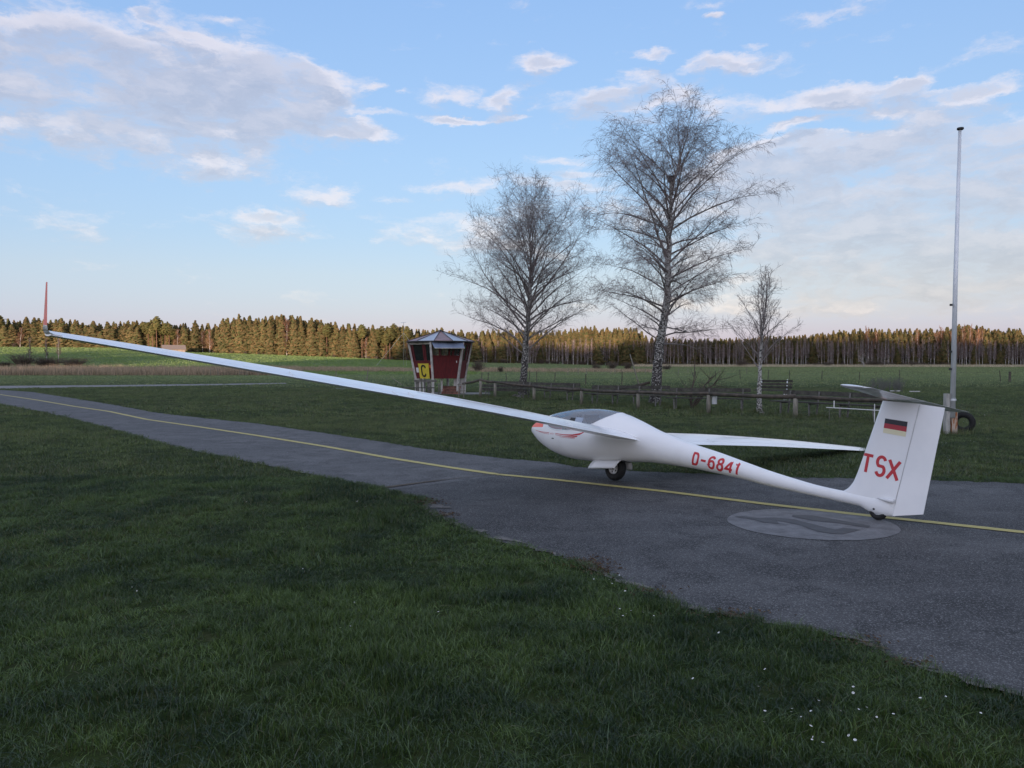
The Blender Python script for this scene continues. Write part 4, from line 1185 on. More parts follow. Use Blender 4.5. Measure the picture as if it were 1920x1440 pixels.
# ------------------------------------------------------------------ wire fence and its posts across the meadow
def wire_fence(pxs, label, hpost, m, wires=(.5, .9), lean=.0, seed=1, rad=.04):
    r = random.Random(seed)
    P = [at(*q) for q in pxs]
    t = thing('wire_fence', label, 'fence', tuple(P[0]))
    prev = None
    for i, q in enumerate(P):
        z0 = zg(q.x, q.y); h = hpost * r.uniform(.85, 1.12); lx = r.gauss(0, lean) * h
        b = MB(); loc = q - P[0]
        b.tube([(loc.x, loc.y, z0), (loc.x + lx, loc.y, z0 + h)], rad, 6); b.build('post', m, t)
        cur = [Vector((loc.x + lx * w, loc.y, z0 + h * w)) for w in wires]
        if prev:
            for u, v in zip(prev, cur): MB().tube([u, u.lerp(v, .5) + Vector((0, 0, -.04)), v], .006, 4).build('wire', M['wire'], t)
        prev = cur
wire_fence([(903, 717), (915, 716), (950, 715.5), (992, 716), (1006, 716), (1040, 717), (1098, 722), (1166, 722), (1240, 721), (1305, 710), (1342, 710), (1388, 711), (1440, 712), (1480, 712), (1541, 712), (1611, 712.5), (1686, 713), (1790, 714), (1876, 716), (1990, 718)], 'wire fence on dark thin posts crossing the meadow behind the benches', 1.05, M['log'], lean=.05, seed=4)
wire_fence([(1065, 704), (1084, 703), (1100, 703), (1145, 702), (1153, 703), (1210, 701), (1272, 703), (1290, 700), (1350, 700), (1400, 701)], 'thin wire fence far out in the meadow', 1.2, M['postwood'], lean=.03, seed=8, rad=.05)
wire_fence([(395, 705), (410, 705), (449, 704.5), (463, 705), (484, 706), (507, 706), (531, 707), (566, 708), (630, 710), (688, 716)], 'wire fence on pale posts in front of the reed strip', 1.1, M['postwood'], lean=.10, seed=5, rad=.05)
p = at(1893, 716); o = MB().beam((0, 0, 0), (.02, 0, 1.05), .16, .16).build('stout_post', M['log']); o.location = p; o['label'] = 'stout dark post standing alone in the meadow right of the mast'; o['category'] = 'post'

# guyed mast and barn far off
p = at(757, 690); p = Vector(((757 - 960) / FPX * 235, 235, 0)); z0 = zg(p.x, p.y)
t = thing('antenna_mast', 'thin guyed antenna mast standing in front of the wood left of the hut', 'antenna mast', (p.x, p.y, z0))
hz = (HOR - 605) / FPX * 235 + CAM_H - z0
MB().tube([(0, 0, 0), (0, 0, hz)], [.06, .05], 6).build('pole', M['concrete'], t)
zm = (HOR - 624) / FPX * 235 + CAM_H - z0
for dx, dy in ((-3.6, -1), (3.4, -1), (0, 3)): MB().tube([(dx * 2.2, dy * 2.2, 0), (0, 0, zm)], .022, 4).build('guy_wire', M['steel'], t)
b = MB(); b.tube([(-.8, 0, hz), (.8, 0, hz + .1)], .07, 5); b.build('cross_arm', M['steel'], t)
p = Vector(((326 - 960) / FPX * 330, 330, 0)); z0 = zg(p.x, p.y)
t = thing('barn', 'small weathered barn with brown gable roof at the edge of the wood', 'barn', (p.x, p.y, z0 - .3), .5)
MB().box((0, 0, .8), (8.5, 5, 1.6)).build('wall', M['barn'], t)
b = MB(); b.add([(-4.6, -2.9, 1.45), (4.6, -2.9, 1.45), (4.6, 0, 3.3), (-4.6, 0, 3.3)], [(0, 1, 2, 3)]); b.add([(-4.6, 2.9, 1.45), (4.6, 2.9, 1.45), (4.6, 0, 3.32), (-4.6, 0, 3.32)], [(3, 2, 1, 0)])
o = b.build('roof', M['barnroof'], t); o.modifiers.new('thickness', 'SOLIDIFY').thickness = .12
b = MB()
for x in (-4.25, 4.25): b.add([(x, -2.5, 1.6), (x, 2.5, 1.6), (x, 0, 3.2)], [(0, 1, 2)])
b.build('gable', M['barn'], t)
MB().box((-4.3, 0, .75), (.1, 1.6, 1.5)).build('door', M['log'], t)

# ------------------------------------------------------------------ bare birches
class Tubes:
    """many thin tubes gathered fast"""
    def __init__(s): s.v = []; s.f = []; s.n = 0
    def tube(s, pts, rads, n):
        o = s.n; prev = None; L = len(pts)
        for i in range(L):
            p = pts[i]; q0 = pts[max(i - 1, 0)]; q1 = pts[min(i + 1, L - 1)]
            d = (q1 - q0).normalized()
            a = d.orthogonal().normalized() if prev is None else (prev - d * prev.dot(d)).normalized()
            prev = a; b = d.cross(a); r = rads[i]
            for k_ in range(n):
                t = 2 * pi * k_ / n; v = p + a * (r * cos(t)) + b * (r * sin(t)); s.v.append((v.x, v.y, v.z))
        for i in range(L - 1):
            for k_ in range(n):
                k2 = (k_ + 1) % n; s.f.append((o + i * n + k_, o + i * n + k2, o + (i + 1) * n + k2, o + (i + 1) * n + k_))
        s.n += L * n
    def build(s, name, m, parent, smooth=True):
        me = bpy.data.meshes.new(name); me.from_pydata(s.v, [], s.f); me.materials.append(m)
        if smooth: me.polygons.foreach_set('use_smooth', [True] * len(me.polygons))
        o = bpy.data.objects.new(name, me); col.objects.link(o); o.parent = parent; return o

def birch(base, trunk, rad0, env, nl, seed, label, cat='birch tree', droop=.5, ascend=48, z0=2.0, bark=None, dens=(12, 8, 4), limb_r=.38, lenf=1.0, twr=.0042, broken=None, crown_top=99.0):
    """trunk: [(x offset, y offset, z)], env(z) -> crown radius at height z"""
    r = random.Random(seed)
    t = thing('birch_tree', label, cat, tuple(base), 0, None)
    tp = [Vector(p) for p in trunk]
    H = tp[-1].z
    dens_pts = []
    for a, b in zip(tp, tp[1:]):
        for i in range(6): dens_pts.append(a.lerp(b, i / 6))
    dens_pts.append(tp[-1])
    dens_pts = [p + Vector((r.gauss(0, rad0 * .08), r.gauss(0, rad0 * .08), 0)) for p in dens_pts]
    def tr(z): return rad0 * max(.0, 1 - z / H) ** .80 + .006
    T = Tubes(); rr = [tr(p.z) * (1 + .35 * exp(-p.z / .35)) for p in dens_pts]
    T.tube(dens_pts, rr, 14); T.build('trunk', bark or M['birch'], t)
    limbs = Tubes(); tw = Tubes()
    def at_z(z):
        for a, b in zip(dens_pts, dens_pts[1:]):
            if b.z >= z: return a.lerp(b, (z - a.z) / max(1e-4, b.z - a.z))
        return dens_pts[-1]
    def grow(p, d, L, rad, nseg, up, wob):
        pts = [p.copy()]; q = p.copy(); d = d.normalized()
        for i in range(nseg):
            d = (d + Vector((r.gauss(0, wob), r.gauss(0, wob), r.gauss(0, wob) + (up[0] + (up[1] - up[0]) * i / nseg)))).normalized()
            q = q + d * (L / nseg); pts.append(q.copy())
        return pts
    def side(d):
        a = Vector((r.gauss(0, 1), r.gauss(0, 1), r.gauss(0, 1))); a = a - d * a.dot(d); return a.normalized()
    az = r.uniform(0, 6.28)
    for i in range(nl):
        f = (i + .5) / nl; z = z0 + (H * .95 - z0) * f ** .92
        az += 2.4 + r.gauss(0, .35)
        p = at_z(z); reach = env(z + .8 + 1.2 * f) * r.uniform(.8, 1.12) * lenf
        el = radians(ascend + 42 * f * f + r.gauss(0, 8))
        d = Vector((cos(az) * cos(el), sin(az) * cos(el), sin(el)))
        L = reach / max(.35, cos(el * .75)) * 1.05
        L = min(max(L, .5), max(.35, (crown_top * r.uniform(.95, 1.02) - p.z) / max(.3, sin(el) + .52 * cos(el))))
        rl = min(tr(z) * .5, .0105 * L + .006)
        pts = grow(p, d, L, rl, 9, (-.02, .00 - droop * .10), .07)
        rads = [max(.006, rl * (1 - k_ / 9.3) ** 1.1) for k_ in range(10)]
        limbs.tube(pts, rads, 6)
        n2 = int(dens[0] * (.22 + .78 * min(1.2, L / 4)) * r.uniform(.85, 1.15))
        for j in range(n2):
            ff = .14 + .86 * ((j + r.random()) / n2); k_ = min(8, int(ff * 9)); q = pts[k_].lerp(pts[k_ + 1], ff * 9 - k_)
            dd = (pts[k_ + 1] - pts[k_]).normalized(); sv = side(dd); sv.z = abs(sv.z) * .4 + .05
            d2 = (dd * .62 + sv * .8).normalized(); L2 = L * (.46 * (1 - ff * .55)) * r.uniform(.7, 1.2); r2 = max(.0055, rads[k_] * .5)
            p2 = grow(q, d2, L2, r2, 5, (.03, -droop * .22), .12)
            limbs.tube(p2, [max(twr * 1.1, r2 * (1 - m / 5.6)) for m in range(6)], 3)
            n3 = int(dens[1] * min(1, .35 + L2 * .5) * r.uniform(.7, 1.2))
            for m in range(n3):
                f3 = .15 + .85 * ((m + r.random()) / n3); k3 = min(4, int(f3 * 5)); q3 = p2[k3].lerp(p2[k3 + 1], f3 * 5 - k3)
                d3b = (p2[k3 + 1] - p2[k3]).normalized(); s3 = side(d3b)
                d3 = (d3b * .7 + s3 * .75).normalized(); L3 = min(.95, L2 * .55) * r.uniform(.5, 1.15)
                p3 = grow(q3, d3, L3, twr, 3, (-.02 - droop * .1, -droop * .5), .14)
                tw.tube(p3, [twr * 1.0, twr * .85, twr * .65, twr * .4], 3)
                for u in range(r.randint(max(1, dens[2] - 2), dens[2] + 1)):
                    f4 = r.random(); k4 = min(2, int(f4 * 3)); q4 = p3[k4].lerp(p3[k4 + 1], f4 * 3 - k4)
                    d4b = (p3[k4 + 1] - p3[k4]).normalized(); d4 = (d4b * .8 + side(d4b) * .6 + Vector((0, 0, -droop * .35))).normalized()
                    L4 = L3 * r.uniform(.3, .6); e = q4 + d4 * L4 + Vector((0, 0, -droop * .12 * L4))
                    tw.tube([q4, e], [twr * .75, twr * .35], 3)
    cr = limbs.build('limbs', M['limb'], t); tw.build('twigs', M['twig'], t, smooth=False)['kind'] = 'stuff'
    return t

# left birch: broad ascending crown
bp = at(980, 741.5); Yb = bp.y
def tpts(Y, base, lst):
    out = []
    for px, py in lst:
        q = atd(px, py, Y); out.append((q.x - base.x, 0, q.z))
    return out
t1 = tpts(Yb, bp, [(979, 741.5), (982, 700), (985, 660), (989, 610), (993, 560), (994, 510), (996, 480), (994, 455), (991, 432)])
t1[0] = (t1[0][0], 0, -.1)
env1 = lambda z: interp(z, [(2, 2.3), (3, 3.3), (4.2, 4.1), (5.5, 4.2), (7, 3.9), (8.5, 3.6), (10, 3.1), (11.3, 2.2), (12.6, 1.0)])
birch(bp, t1, .215, env1, 54, 11, 'bare birch of middle height with a broad round crown nearest the red hut', droop=.16, ascend=38, z0=2.2, dens=(14, 9, 4), lenf=1.02, twr=.0046, crown_top=12.5)
# tallest birch with its cut leader
bp2 = at(1229, 757); Y2 = bp2.y
t2 = tpts(Y2, bp2, [(1227, 757), (1231, 715), (1233, 680), (1238, 640), (1245, 600), (1251, 560), (1252, 510), (1254, 450), (1257, 400), (1260, 340), (1272, 315), (1279, 285), (1285, 262)])
t2[0] = (t2[0][0], 0, -.1)
env2 = lambda z: interp(z, [(2.3, 1.6), (3.2, 2.9), (4.5, 3.3), (6, 3.3), (7.5, 3.6), (9, 3.8), (10.3, 3.3), (11.5, 2.9), (12.8, 2.2), (14.5, 1.0)])
bt2 = birch(bp2, t2, .225, env2, 64, 5, 'tallest bare birch, wide crown and a dark nest box on its trunk', droop=.75, ascend=26, z0=2.5, dens=(14, 9, 5), lenf=1.02, twr=.0044, crown_top=14.1)
# stub of the cut leader and the nest box on it
q = atd(1259, 345, Y2)
MB().tube([tuple(q - bp2 + Vector((0, 0, -.5))), tuple(q - bp2 + Vector((-.01, 0, .12)))], [.10, .09], 10).build('cut_stub', M['birch'], bt2, smooth=True)
nb = thing('nest_box', 'small dark nest box set on the cut trunk high in the tallest birch', 'nest box', tuple(atd(1258, 341, Y2)))
MB().box((0, -.02, .10), (.26, .24, .22)).build('body', M['panel'], nb); MB().box((0, -.03, .225), (.36, .32, .03)).build('roof', M['panel'], nb)
# young birch
bp3 = at(1424, 773.5); Y3 = bp3.y
t3 = tpts(Y3, bp3, [(1424, 773.5), (1423, 730), (1425, 690), (1427, 655), (1430, 620), (1433, 598), (1436, 575), (1440, 552)])
t3[0] = (t3[0][0], 0, -.1)
env3 = lambda z: interp(z, [(1.2, .9), (2.2, 1.3), (3.2, 1.2), (4.2, 1.0), (5.4, .7)])
birch(bp3, t3, .08, env3, 34, 21, 'young slender birch with a bright white trunk in front of the slatted bench', droop=-.1, ascend=56, z0=1.5, bark=M['birch_young'], dens=(13, 8, 2), twr=.0036, crown_top=5.2)

# dark crooked shrub tree behind the bench
def shrub(base, name, label, cat, h, stems, seed, m, spread=.5, n2=6, n3=4, rad=.03, group=None, tw=.004, lean=(0, 0)):
    r = random.Random(seed); t = thing(name, label, cat, tuple(base), 0, group); T = Tubes()
    for i in range(stems):
        a = r.uniform(0, 6.28); d = Vector((cos(a) * spread + lean[0], sin(a) * spread + lean[1], 1)).normalized()
        p = Vector((r.gauss(0, .06), r.gauss(0, .06), -.02)); pts = [p.copy()]; L = h * r.uniform(.7, 1.1)
        for k_ in range(6):
            d = (d + Vector((r.gauss(0, .15), r.gauss(0, .15), .05))).normalized(); p = p + d * L / 6; pts.append(p.copy())
        T.tube(pts, [max(tw, rad * (1 - k_ / 6.5)) for k_ in range(7)], 5)
        for j in range(n2):
            k_ = r.randint(1, 5); q = pts[k_]; d2 = (d + Vector((r.gauss(0, .8), r.gauss(0, .8), r.gauss(.1, .4)))).normalized(); L2 = L * r.uniform(.25, .5)
            p2 = [q, q + d2 * L2 * .5, q + d2 * L2 + Vector((0, 0, .06 * L2))]; T.tube(p2, [max(tw, rad * .4), max(tw, rad * .25), tw * .6], 4)
            for m2 in range(n3):
                q3 = p2[0].lerp(p2[2], r.uniform(.2, 1)); d3 = (d2 + Vector((r.gauss(0, .7), r.gauss(0, .7), r.gauss(.1, .4)))).normalized(); T.tube([q3, q3 + d3 * L2 * r.uniform(.2, .5)], [tw, tw * .5], 3)
    T.build('branches', m, t); return t
sb = at(1300, 767)
shrub(sb, 'shrub_tree', 'dark crooked leafless shrub leaning over the bench behind the bucket', 'shrub', 1.9, 3, 3, M['bush'], spread=.25, n2=9, n3=6, rad=.055, lean=(.45, .1), tw=.0045)

# thin saplings fenced off left of the mast
sap = []
for i in range(34):
    px = R.uniform(1622, 1692); py = R.uniform(727, 736); sap.append(at(px, py))
T = Tubes(); p0 = at(1655, 731)
for q in sap:
    for _ in range(5):
        a = Vector(q) - p0; d = Vector((R.gauss(0, .22), R.gauss(0, .22), 1)).normalized(); h = R.uniform(.4, 1.0)
        T.tube([a, a + d * h * .6, a + d * h + Vector((R.gauss(0, .05), 0, 0))], [.012, .008, .004], 3)
        for _ in range(3):
            b_ = a + d * h * R.uniform(.3, .9); T.tube([b_, b_ + Vector((R.gauss(0, .2), R.gauss(0, .1), R.uniform(.05, .25)))], [.006, .003], 3)
o = T.build('bare_saplings', mat('grey_sapling', (.13, .13, .115), .9), None); o.location = p0; o['kind'] = 'stuff'; o['label'] = 'thicket of thin grey bare saplings in the meadow'; o['category'] = 'saplings'

# ------------------------------------------------------------------ scatter
def scatter(name, pts, rots, scales, sources, attrs, idx=None, props=None):
    """one object: its points carry instances of the source meshes (geometry nodes)"""
    me = bpy.data.meshes.new(name); n = len(pts)
    me.vertices.add(n); me.vertices.foreach_set('co', np.asarray(pts, dtype=np.float32).ravel())
    a = me.attributes.new('rot', 'FLOAT_VECTOR', 'POINT'); a.data.foreach_set('vector', np.asarray(rots, dtype=np.float32).ravel())
    a = me.attributes.new('scl', 'FLOAT_VECTOR', 'POINT'); a.data.foreach_set('vector', np.asarray(scales, dtype=np.float32).ravel())
    for k_, v_ in attrs.items():
        a = me.attributes.new(k_, 'FLOAT', 'POINT'); a.data.foreach_set('value', np.asarray(v_, dtype=np.float32))
    a = me.attributes.new('pick', 'INT', 'POINT'); a.data.foreach_set('value', np.asarray(idx if idx is not None else np.random.RandomState(1).randint(0, len(sources), n), dtype=np.int32))
    o = bpy.data.objects.new(name, me); col.objects.link(o)
    c = bpy.data.collections.new(name + '_sources')
    for s_ in sources: c.objects.link(s_)
    g = bpy.data.node_groups.new(name, 'GeometryNodeTree')
    g.interface.new_socket('Geometry', in_out='INPUT', socket_type='NodeSocketGeometry'); g.interface.new_socket('Geometry', in_out='OUTPUT', socket_type='NodeSocketGeometry')
    gi = g.nodes.new('NodeGroupInput'); go = g.nodes.new('NodeGroupOutput')
    ci = g.nodes.new('GeometryNodeCollectionInfo'); ci.inputs['Collection'].default_value = c
    ci.inputs['Separate Children'].default_value = True; ci.inputs['Reset Children'].default_value = True
    ip = g.nodes.new('GeometryNodeInstanceOnPoints'); ip.inputs['Pick Instance'].default_value = True
    def na(nm, ty):
        x = g.nodes.new('GeometryNodeInputNamedAttribute'); x.data_type = ty; x.inputs[0].default_value = nm; return x.outputs[0]
    g.links.new(gi.outputs[0], ip.inputs['Points']); g.links.new(ci.outputs[0], ip.inputs['Instance'])
    g.links.new(na('pick', 'INT'), ip.inputs['Instance Index'])
    er = g.nodes.new('FunctionNodeEulerToRotation'); g.links.new(na('rot', 'FLOAT_VECTOR'), er.inputs[0]); g.links.new(er.outputs[0], ip.inputs['Rotation'])
    g.links.new(na('scl', 'FLOAT_VECTOR'), ip.inputs['Scale']); g.links.new(ip.outputs[0], go.inputs[0])
    md = o.modifiers.new('scatter', 'NODES'); md.node_group = g
    o['kind'] = 'stuff'
    for k_, v_ in (props or {}).items(): o[k_] = v_
    return o

def tuft(name, n, rad, h, w, seed, m, seg=2, lean=.5):
    r = random.Random(seed); vs, fs, bl = [], [], []
    for i in range(n):
        a = r.uniform(0, 6.28); q = rad * sqrt(r.random()); x, y = q * cos(a), q * sin(a)
        hh = h * r.uniform(.45, 1.1); da = r.uniform(0, 6.28); ln = hh * abs(r.gauss(0, lean)); dx, dy = cos(da), sin(da)
        fa = r.uniform(0, 6.28); wx, wy = cos(fa) * w / 2 * r.uniform(.7, 1.2), sin(fa) * w / 2; b = r.random(); o = len(vs)
        if seg == 2:
            vs += [(x - wx, y - wy, -.005), (x + wx, y + wy, -.005), (x + dx * ln * .35 - wx * .8, y + dy * ln * .35 - wy * .8, hh * .6), (x + dx * ln * .35 + wx * .8, y + dy * ln * .35 + wy * .8, hh * .6), (x + dx * ln, y + dy * ln, hh)]
            fs += [(o, o + 1, o + 3, o + 2), (o + 2, o + 3, o + 4)]; bl += [b] * 5
        else:
            vs += [(x - wx, y - wy, -.005), (x + wx, y + wy, -.005), (x + dx * ln, y + dy * ln, hh)]; fs += [(o, o + 1, o + 2)]; bl += [b] * 3
    me = bpy.data.meshes.new(name); me.from_pydata(vs, [], fs); me.materials.append(m)
    a = me.attributes.new('blade', 'FLOAT', 'POINT'); a.data.foreach_set('value', bl)
    return bpy.data.objects.new(name, me)

# point in polygon test on arrays
def inside(px, py, poly):
    res = np.zeros(len(px), bool); n = len(poly); X = np.array([p[0] for p in poly]); Y = np.array([p[1] for p in poly]); j = n - 1
    for i in range(n):
        c = ((Y[i] > py) != (Y[j] > py)) & (px < (X[j] - X[i]) * (py - Y[i]) / (Y[j] - Y[i] + 1e-12) + X[i]); res ^= c; j = i
    return res
RS = np.random.RandomState(12)
def vnoise(x, y, sc_, seed):
    rs = np.random.RandomState(seed); T = rs.rand(64, 64); u, v = x / sc_, y / sc_
    i, j = np.floor(u).astype(int), np.floor(v).astype(int); f, g = u - i, v - j; f = f * f * (3 - 2 * f); g = g * g * (3 - 2 * g)
    q = lambda a, b: T[a % 64, b % 64]
    return (q(i, j) * (1 - f) + q(i + 1, j) * f) * (1 - g) + (q(i, j + 1) * (1 - f) + q(i + 1, j + 1) * f) * g
SIMPLE_T = g2(NEAR_EDGE_TAXI) + list(reversed(g2(FAR_EDGE_TAXI)))
def region(y0, y1, dens, margin=1.12, off=1.0):
    ymid = (y0 + y1) / 2; W = lambda y: y * 960 / FPX * margin + off
    area = (W(y0) + W(y1)) * (y1 - y0); n = int(area * dens)
    y = RS.rand(int(n * 2)) * (y1 - y0) + y0; x = (RS.rand(len(y)) * 2 - 1) * W(y1); k_ = np.abs(x) < W(y); x, y = x[k_][:n], y[k_][:n]
    ok = ~(inside(x, y, TAXI_POLY) | inside(x, y, APRON_POLY) | inside(x, y, PATH_POLY))
    return x[ok], y[ok]
def hut_clear(x, y): return ~((np.abs(x - HX) < 2.6) & (np.abs(y - HY) < 1.7))

def grass(name, y0, y1, dens, srcs, sc_, hs, props, dryness=.06, zf=None, extra=None):
    x, y = region(y0, y1, dens)
    if extra is not None: k_ = extra(x, y); x, y = x[k_], y[k_]
    n = len(x)
    z = np.array([zg(a, b) for a, b in zip(x, y)]) if y1 > 130 else np.zeros(n)
    big = vnoise(x, y, 1.7, 3) * .22 + vnoise(x, y, .36, 4) * .5 + vnoise(x, y, 6.0, 5) * .14 + .07
    tint = np.clip((big - .5) * 2.3 + .44 + RS.randn(n) * .16 + .22 * np.clip((y - 14) / 14, 0, 1) * (y < 60), 0, 1)
    hgt = (.35 + 1.5 * (vnoise(x, y, .8, 8) * .45 + vnoise(x, y, .26, 9) * .55) ** 1.3) * (1 + RS.randn(n) * .15)
    dry = dryness * (.3 + 2.2 * np.clip(vnoise(x, y, 3.1, 15) * .6 + vnoise(x, y, .8, 16) * .4 - .38, 0, 1) * 2)
    strawy = np.clip(1 - np.abs(y - (27.5 - (x - 4) * .35)) / 5.5, 0, 1) * (x > -5) * .30      # the mown dry strip before the rail
    dry = np.clip(dry + strawy * vnoise(x, y, 1.2, 30) * 1.3, 0, .8)
    rot = np.stack([RS.randn(n) * .12, RS.randn(n) * .12, RS.rand(n) * 6.28], 1)
    s_ = sc_ * (1 + RS.randn(n) * .15); scl = np.stack([s_, s_, hs * hgt], 1)
    return scatter(name, np.stack([x, y, z], 1), rot, scl, srcs, {'tint': tint, 'dry': dry}, props=props)
near_src = [tuft('tuft_source', 38, .062, .060, .0036, 100 + i, M['blade'], 2, .75) for i in range(5)]
M['blademid'] = blade_mat('rough_lawn_blades', (.036, .060, .013), (.118, .158, .044))
mid_src = [tuft('tuft_source', 22, .11, .062, .008, 120 + i, M['blademid'], 1, .6) for i in range(4)]
far_src = [tuft('tuft_source', 14, .40, .10, .03, 140 + i, M['bladefar'], 1, .5) for i in range(4)]
gp = lambda l: {'label': l, 'category': 'grass'}
grass('lawn_near', 2.6, 6.5, 250, near_src, 1.0, .84, gp('short dark green lawn in the foreground'))
grass('lawn_near', 6.5, 12, 140, near_src, 1.25, .82, gp('short dark green lawn beside the apron'), dryness=.09)
grass('lawn_middle', 12, 26, 60, mid_src, 1.25, .85, gp('short lawn beside and behind the taxiway'), dryness=.12)
grass('lawn_middle', 26, 60, 13, mid_src, 2.3, 1.1, gp('rough lawn round the benches and the hut'), dryness=.16, extra=hut_clear)
grass('meadow_grass', 60, 135, 1.6, far_src, 1.3, .9, gp('pale green meadow grass behind the rail'), dryness=.10)
def hillclear(x, y):
    return y < np.array([interp(col_of(a, b), EDGE_D) for a, b in zip(x, y)])
crop_src = [tuft('crop_source', 14, .40, .10, .03, 160 + i, M['crop'], 1, .5) for i in range(4)]
right_u = lambda x, y: (960 + FPX * x / y) > 885 + 12 * np.sin(y * .05)
grass('field_grass', 135, 460, .62, crop_src, 2.4, 2.8, gp('green crop field rising to the wood'), dryness=.03, extra=lambda x, y: hillclear(x, y) & ~right_u(x, y))
grass('meadow_grass', 135, 460, .55, far_src, 2.4, 1.7, gp('pale green meadow reaching to the birch wood'), dryness=.12, extra=lambda x, y: hillclear(x, y) & right_u(x, y))

# longer uncut grass round trunks, posts and bench legs
def clumps(name, centres, h, m_src, per, spread, props, dry=.35, seed=1):
    rs = np.random.RandomState(seed); P, r_, s_, t_, d_ = [], [], [], [], []
    for c, k_ in centres:
        for i in range(int(per * k_)):
            P.append((c[0] + rs.randn() * spread * k_, c[1] + rs.randn() * spread * .6 * k_, c[2])); r_.append((rs.randn() * .2, rs.randn() * .2, rs.rand() * 6)); q = rs.uniform(.7, 1.4); s_.append((q, q, h * rs.uniform(.5, 1.3))); t_.append(rs.rand()); d_.append(dry * rs.rand())
    return scatter(name, P, r_, s_, m_src, {'tint': t_, 'dry': d_}, props=props)
cs = [(at(px, py), 1.0) for px, py, _ in posts_px] + [(bp, 2.6), (bp2, 3.0), (bp3, 1.2), (sb, 1.8)] + [(at(x, y), 1.0) for x, y in ((1016, 749), (1051, 750), (1108, 756), (1137, 758), (1170, 760), (1255, 766), (1308, 770), (1367, 772), (1464, 776), (1541, 783), (1627, 789), (1784, 814), (1810, 812), (1480, 782), (1240, 760), (1205, 762), (1260, 764))]
clumps('long_grass', cs, 3.2, mid_src, 26, .20, gp('longer uncut grass round posts, trunks and bench legs'), dry=.5)

# fringe of blades growing over the asphalt edge
def fringe():
    P = []
    for line, dmax in ((ne_a, 16), (ne_t, 30), (fe_t, 30), (fe_a, 30)):
        for a, b in zip(line, line[1:]):
            if a.y > dmax or abs(a.x) > a.y * .72 + 1: continue
            L = (b - a).length
            for _ in range(max(1, int(L * (26 if a.y < 12 else 12)))):
                if vnoise(np.array([a.x]), np.array([a.y]), .35, 77)[0] < .22: continue
                q = a.lerp(b, RS.rand()); P.append((q.x + RS.randn() * .022, q.y + RS.randn() * .022, 0.004))
    n = len(P); s_ = RS.uniform(.5, .95, n)
    scatter('edge_grass', P, np.stack([RS.randn(n) * .3, RS.randn(n) * .3, RS.rand(n) * 6.28], 1), np.stack([s_, s_, s_ * .8], 1), near_src, {'tint': RS.rand(n), 'dry': RS.rand(n) * .35}, props=gp('uneven grass fringe growing over the asphalt edge'))
fringe()

# daisies and dead leaves
def daisy_src(seed):
    r = random.Random(seed); b = MB(); z = .055
    z = .085
    for i in range(9):
        a = 6.283 * i / 9; b.add([(0, 0, z), (.013 * cos(a - .25), .013 * sin(a - .25), z + .003), (.014 * cos(a + .25), .014 * sin(a + .25), z + .003)], [(0, 1, 2)])
    return bpy.data.objects.new('daisy_source', b.mesh('daisy_source', M['daisy']))
P = []
for cx, cy, sx, sy, n in [(1200, 1110, 40, 10, 14), (1460, 1372, 25, 12, 8), (1545, 1392, 28, 10, 10), (1530, 1360, 20, 6, 5), (1680, 1335, 45, 12, 9), (1190, 1177, 20, 6, 6), (1250, 1165, 50, 14, 5), (1420, 1300, 40, 15, 5), (230, 1117, 16, 3, 5), (565, 1080, 8, 3, 3), (640, 1197, 6, 3, 2), (750, 1150, 60, 20, 5), (1740, 1360, 40, 12, 5), (620, 950, 50, 6, 8), (460, 925, 60, 8, 6), (1860, 850, 60, 14, 40), (1830, 790, 60, 14, 30), (1890, 745, 40, 6, 16)]:
    for _ in range(max(1, n * 2 // 3)):
        q = at(R.gauss(cx, sx * 1.5), R.gauss(cy, sy * 1.6))
        if not (inside(np.array([q.x]), np.array([q.y]), APRON_POLY)[0] or inside(np.array([q.x]), np.array([q.y]), TAXI_POLY)[0]): P.append((q.x, q.y, .004))
n = len(P); s_ = np.array([R.uniform(.34, .60) * (1 if p[1] < 15 else 1.3) for p in P])
scatter('daisies', P, np.stack([RS.randn(n) * .35, RS.randn(n) * .35, RS.rand(n) * 6], 1), np.stack([s_, s_, s_ * 0 + .8], 1), [daisy_src(1)], {'tint': s_}, props={'label': 'scattered white daisies in the lawn', 'category': 'flowers'})
lb = MB(); lb.add([(0, 0, .004), (.018, .010, .010), (.036, 0, .005), (.018, -.010, .012)], [(0, 1, 2, 3)])
lsrc = bpy.data.objects.new('leaf_source', lb.mesh('leaf_source', M['leaf']))
P = []
for cx, cy, sx, sy, n in [(802, 943, 22, 3, 120), (838, 967, 14, 3, 70), (1100, 1058, 30, 7, 200), (1128, 1072, 16, 5, 110), (1220, 1112, 30, 4, 50), (1370, 1156, 45, 4, 60), (1610, 1205, 40, 4, 50), (1700, 1246, 30, 5, 40)]:
    for _ in range(n):
        q = at(R.gauss(cx, sx), R.gauss(cy, sy)); P.append((q.x, q.y, .016))
n = len(P); s_ = RS.uniform(.4, 1.1, n)
scatter('dead_leaves', P, np.stack([RS.randn(n) * .4, RS.randn(n) * .4, RS.rand(n) * 6], 1), np.stack([s_, s_, s_], 1), [lsrc], {'tint': s_}, props={'label': 'brown dead leaves and moss crumbs along the broken asphalt edge', 'category': 'leaves'})
lb = MB(); bm = bmesh.new(); bmesh.ops.create_icosphere(bm, subdivisions=1, radius=.006); gv = [tuple(v.co) for v in bm.verts]; gf = [tuple(v.index for v in f.verts) for f in bm.faces]; bm.free()
gsrc = bpy.data.objects.new('grit_source', MB().add(gv, gf).mesh('grit_source', M['sand']))
P = []
for a in ne_a:
    if a.y < 14 and abs(a.x) < a.y * .7 + .5:
        for _ in range(4): P.append((a.x + RS.randn() * .05, a.y + abs(RS.randn()) * .06 - .02, .014))
n = len(P); s_ = RS.uniform(.3, 1.1, n)
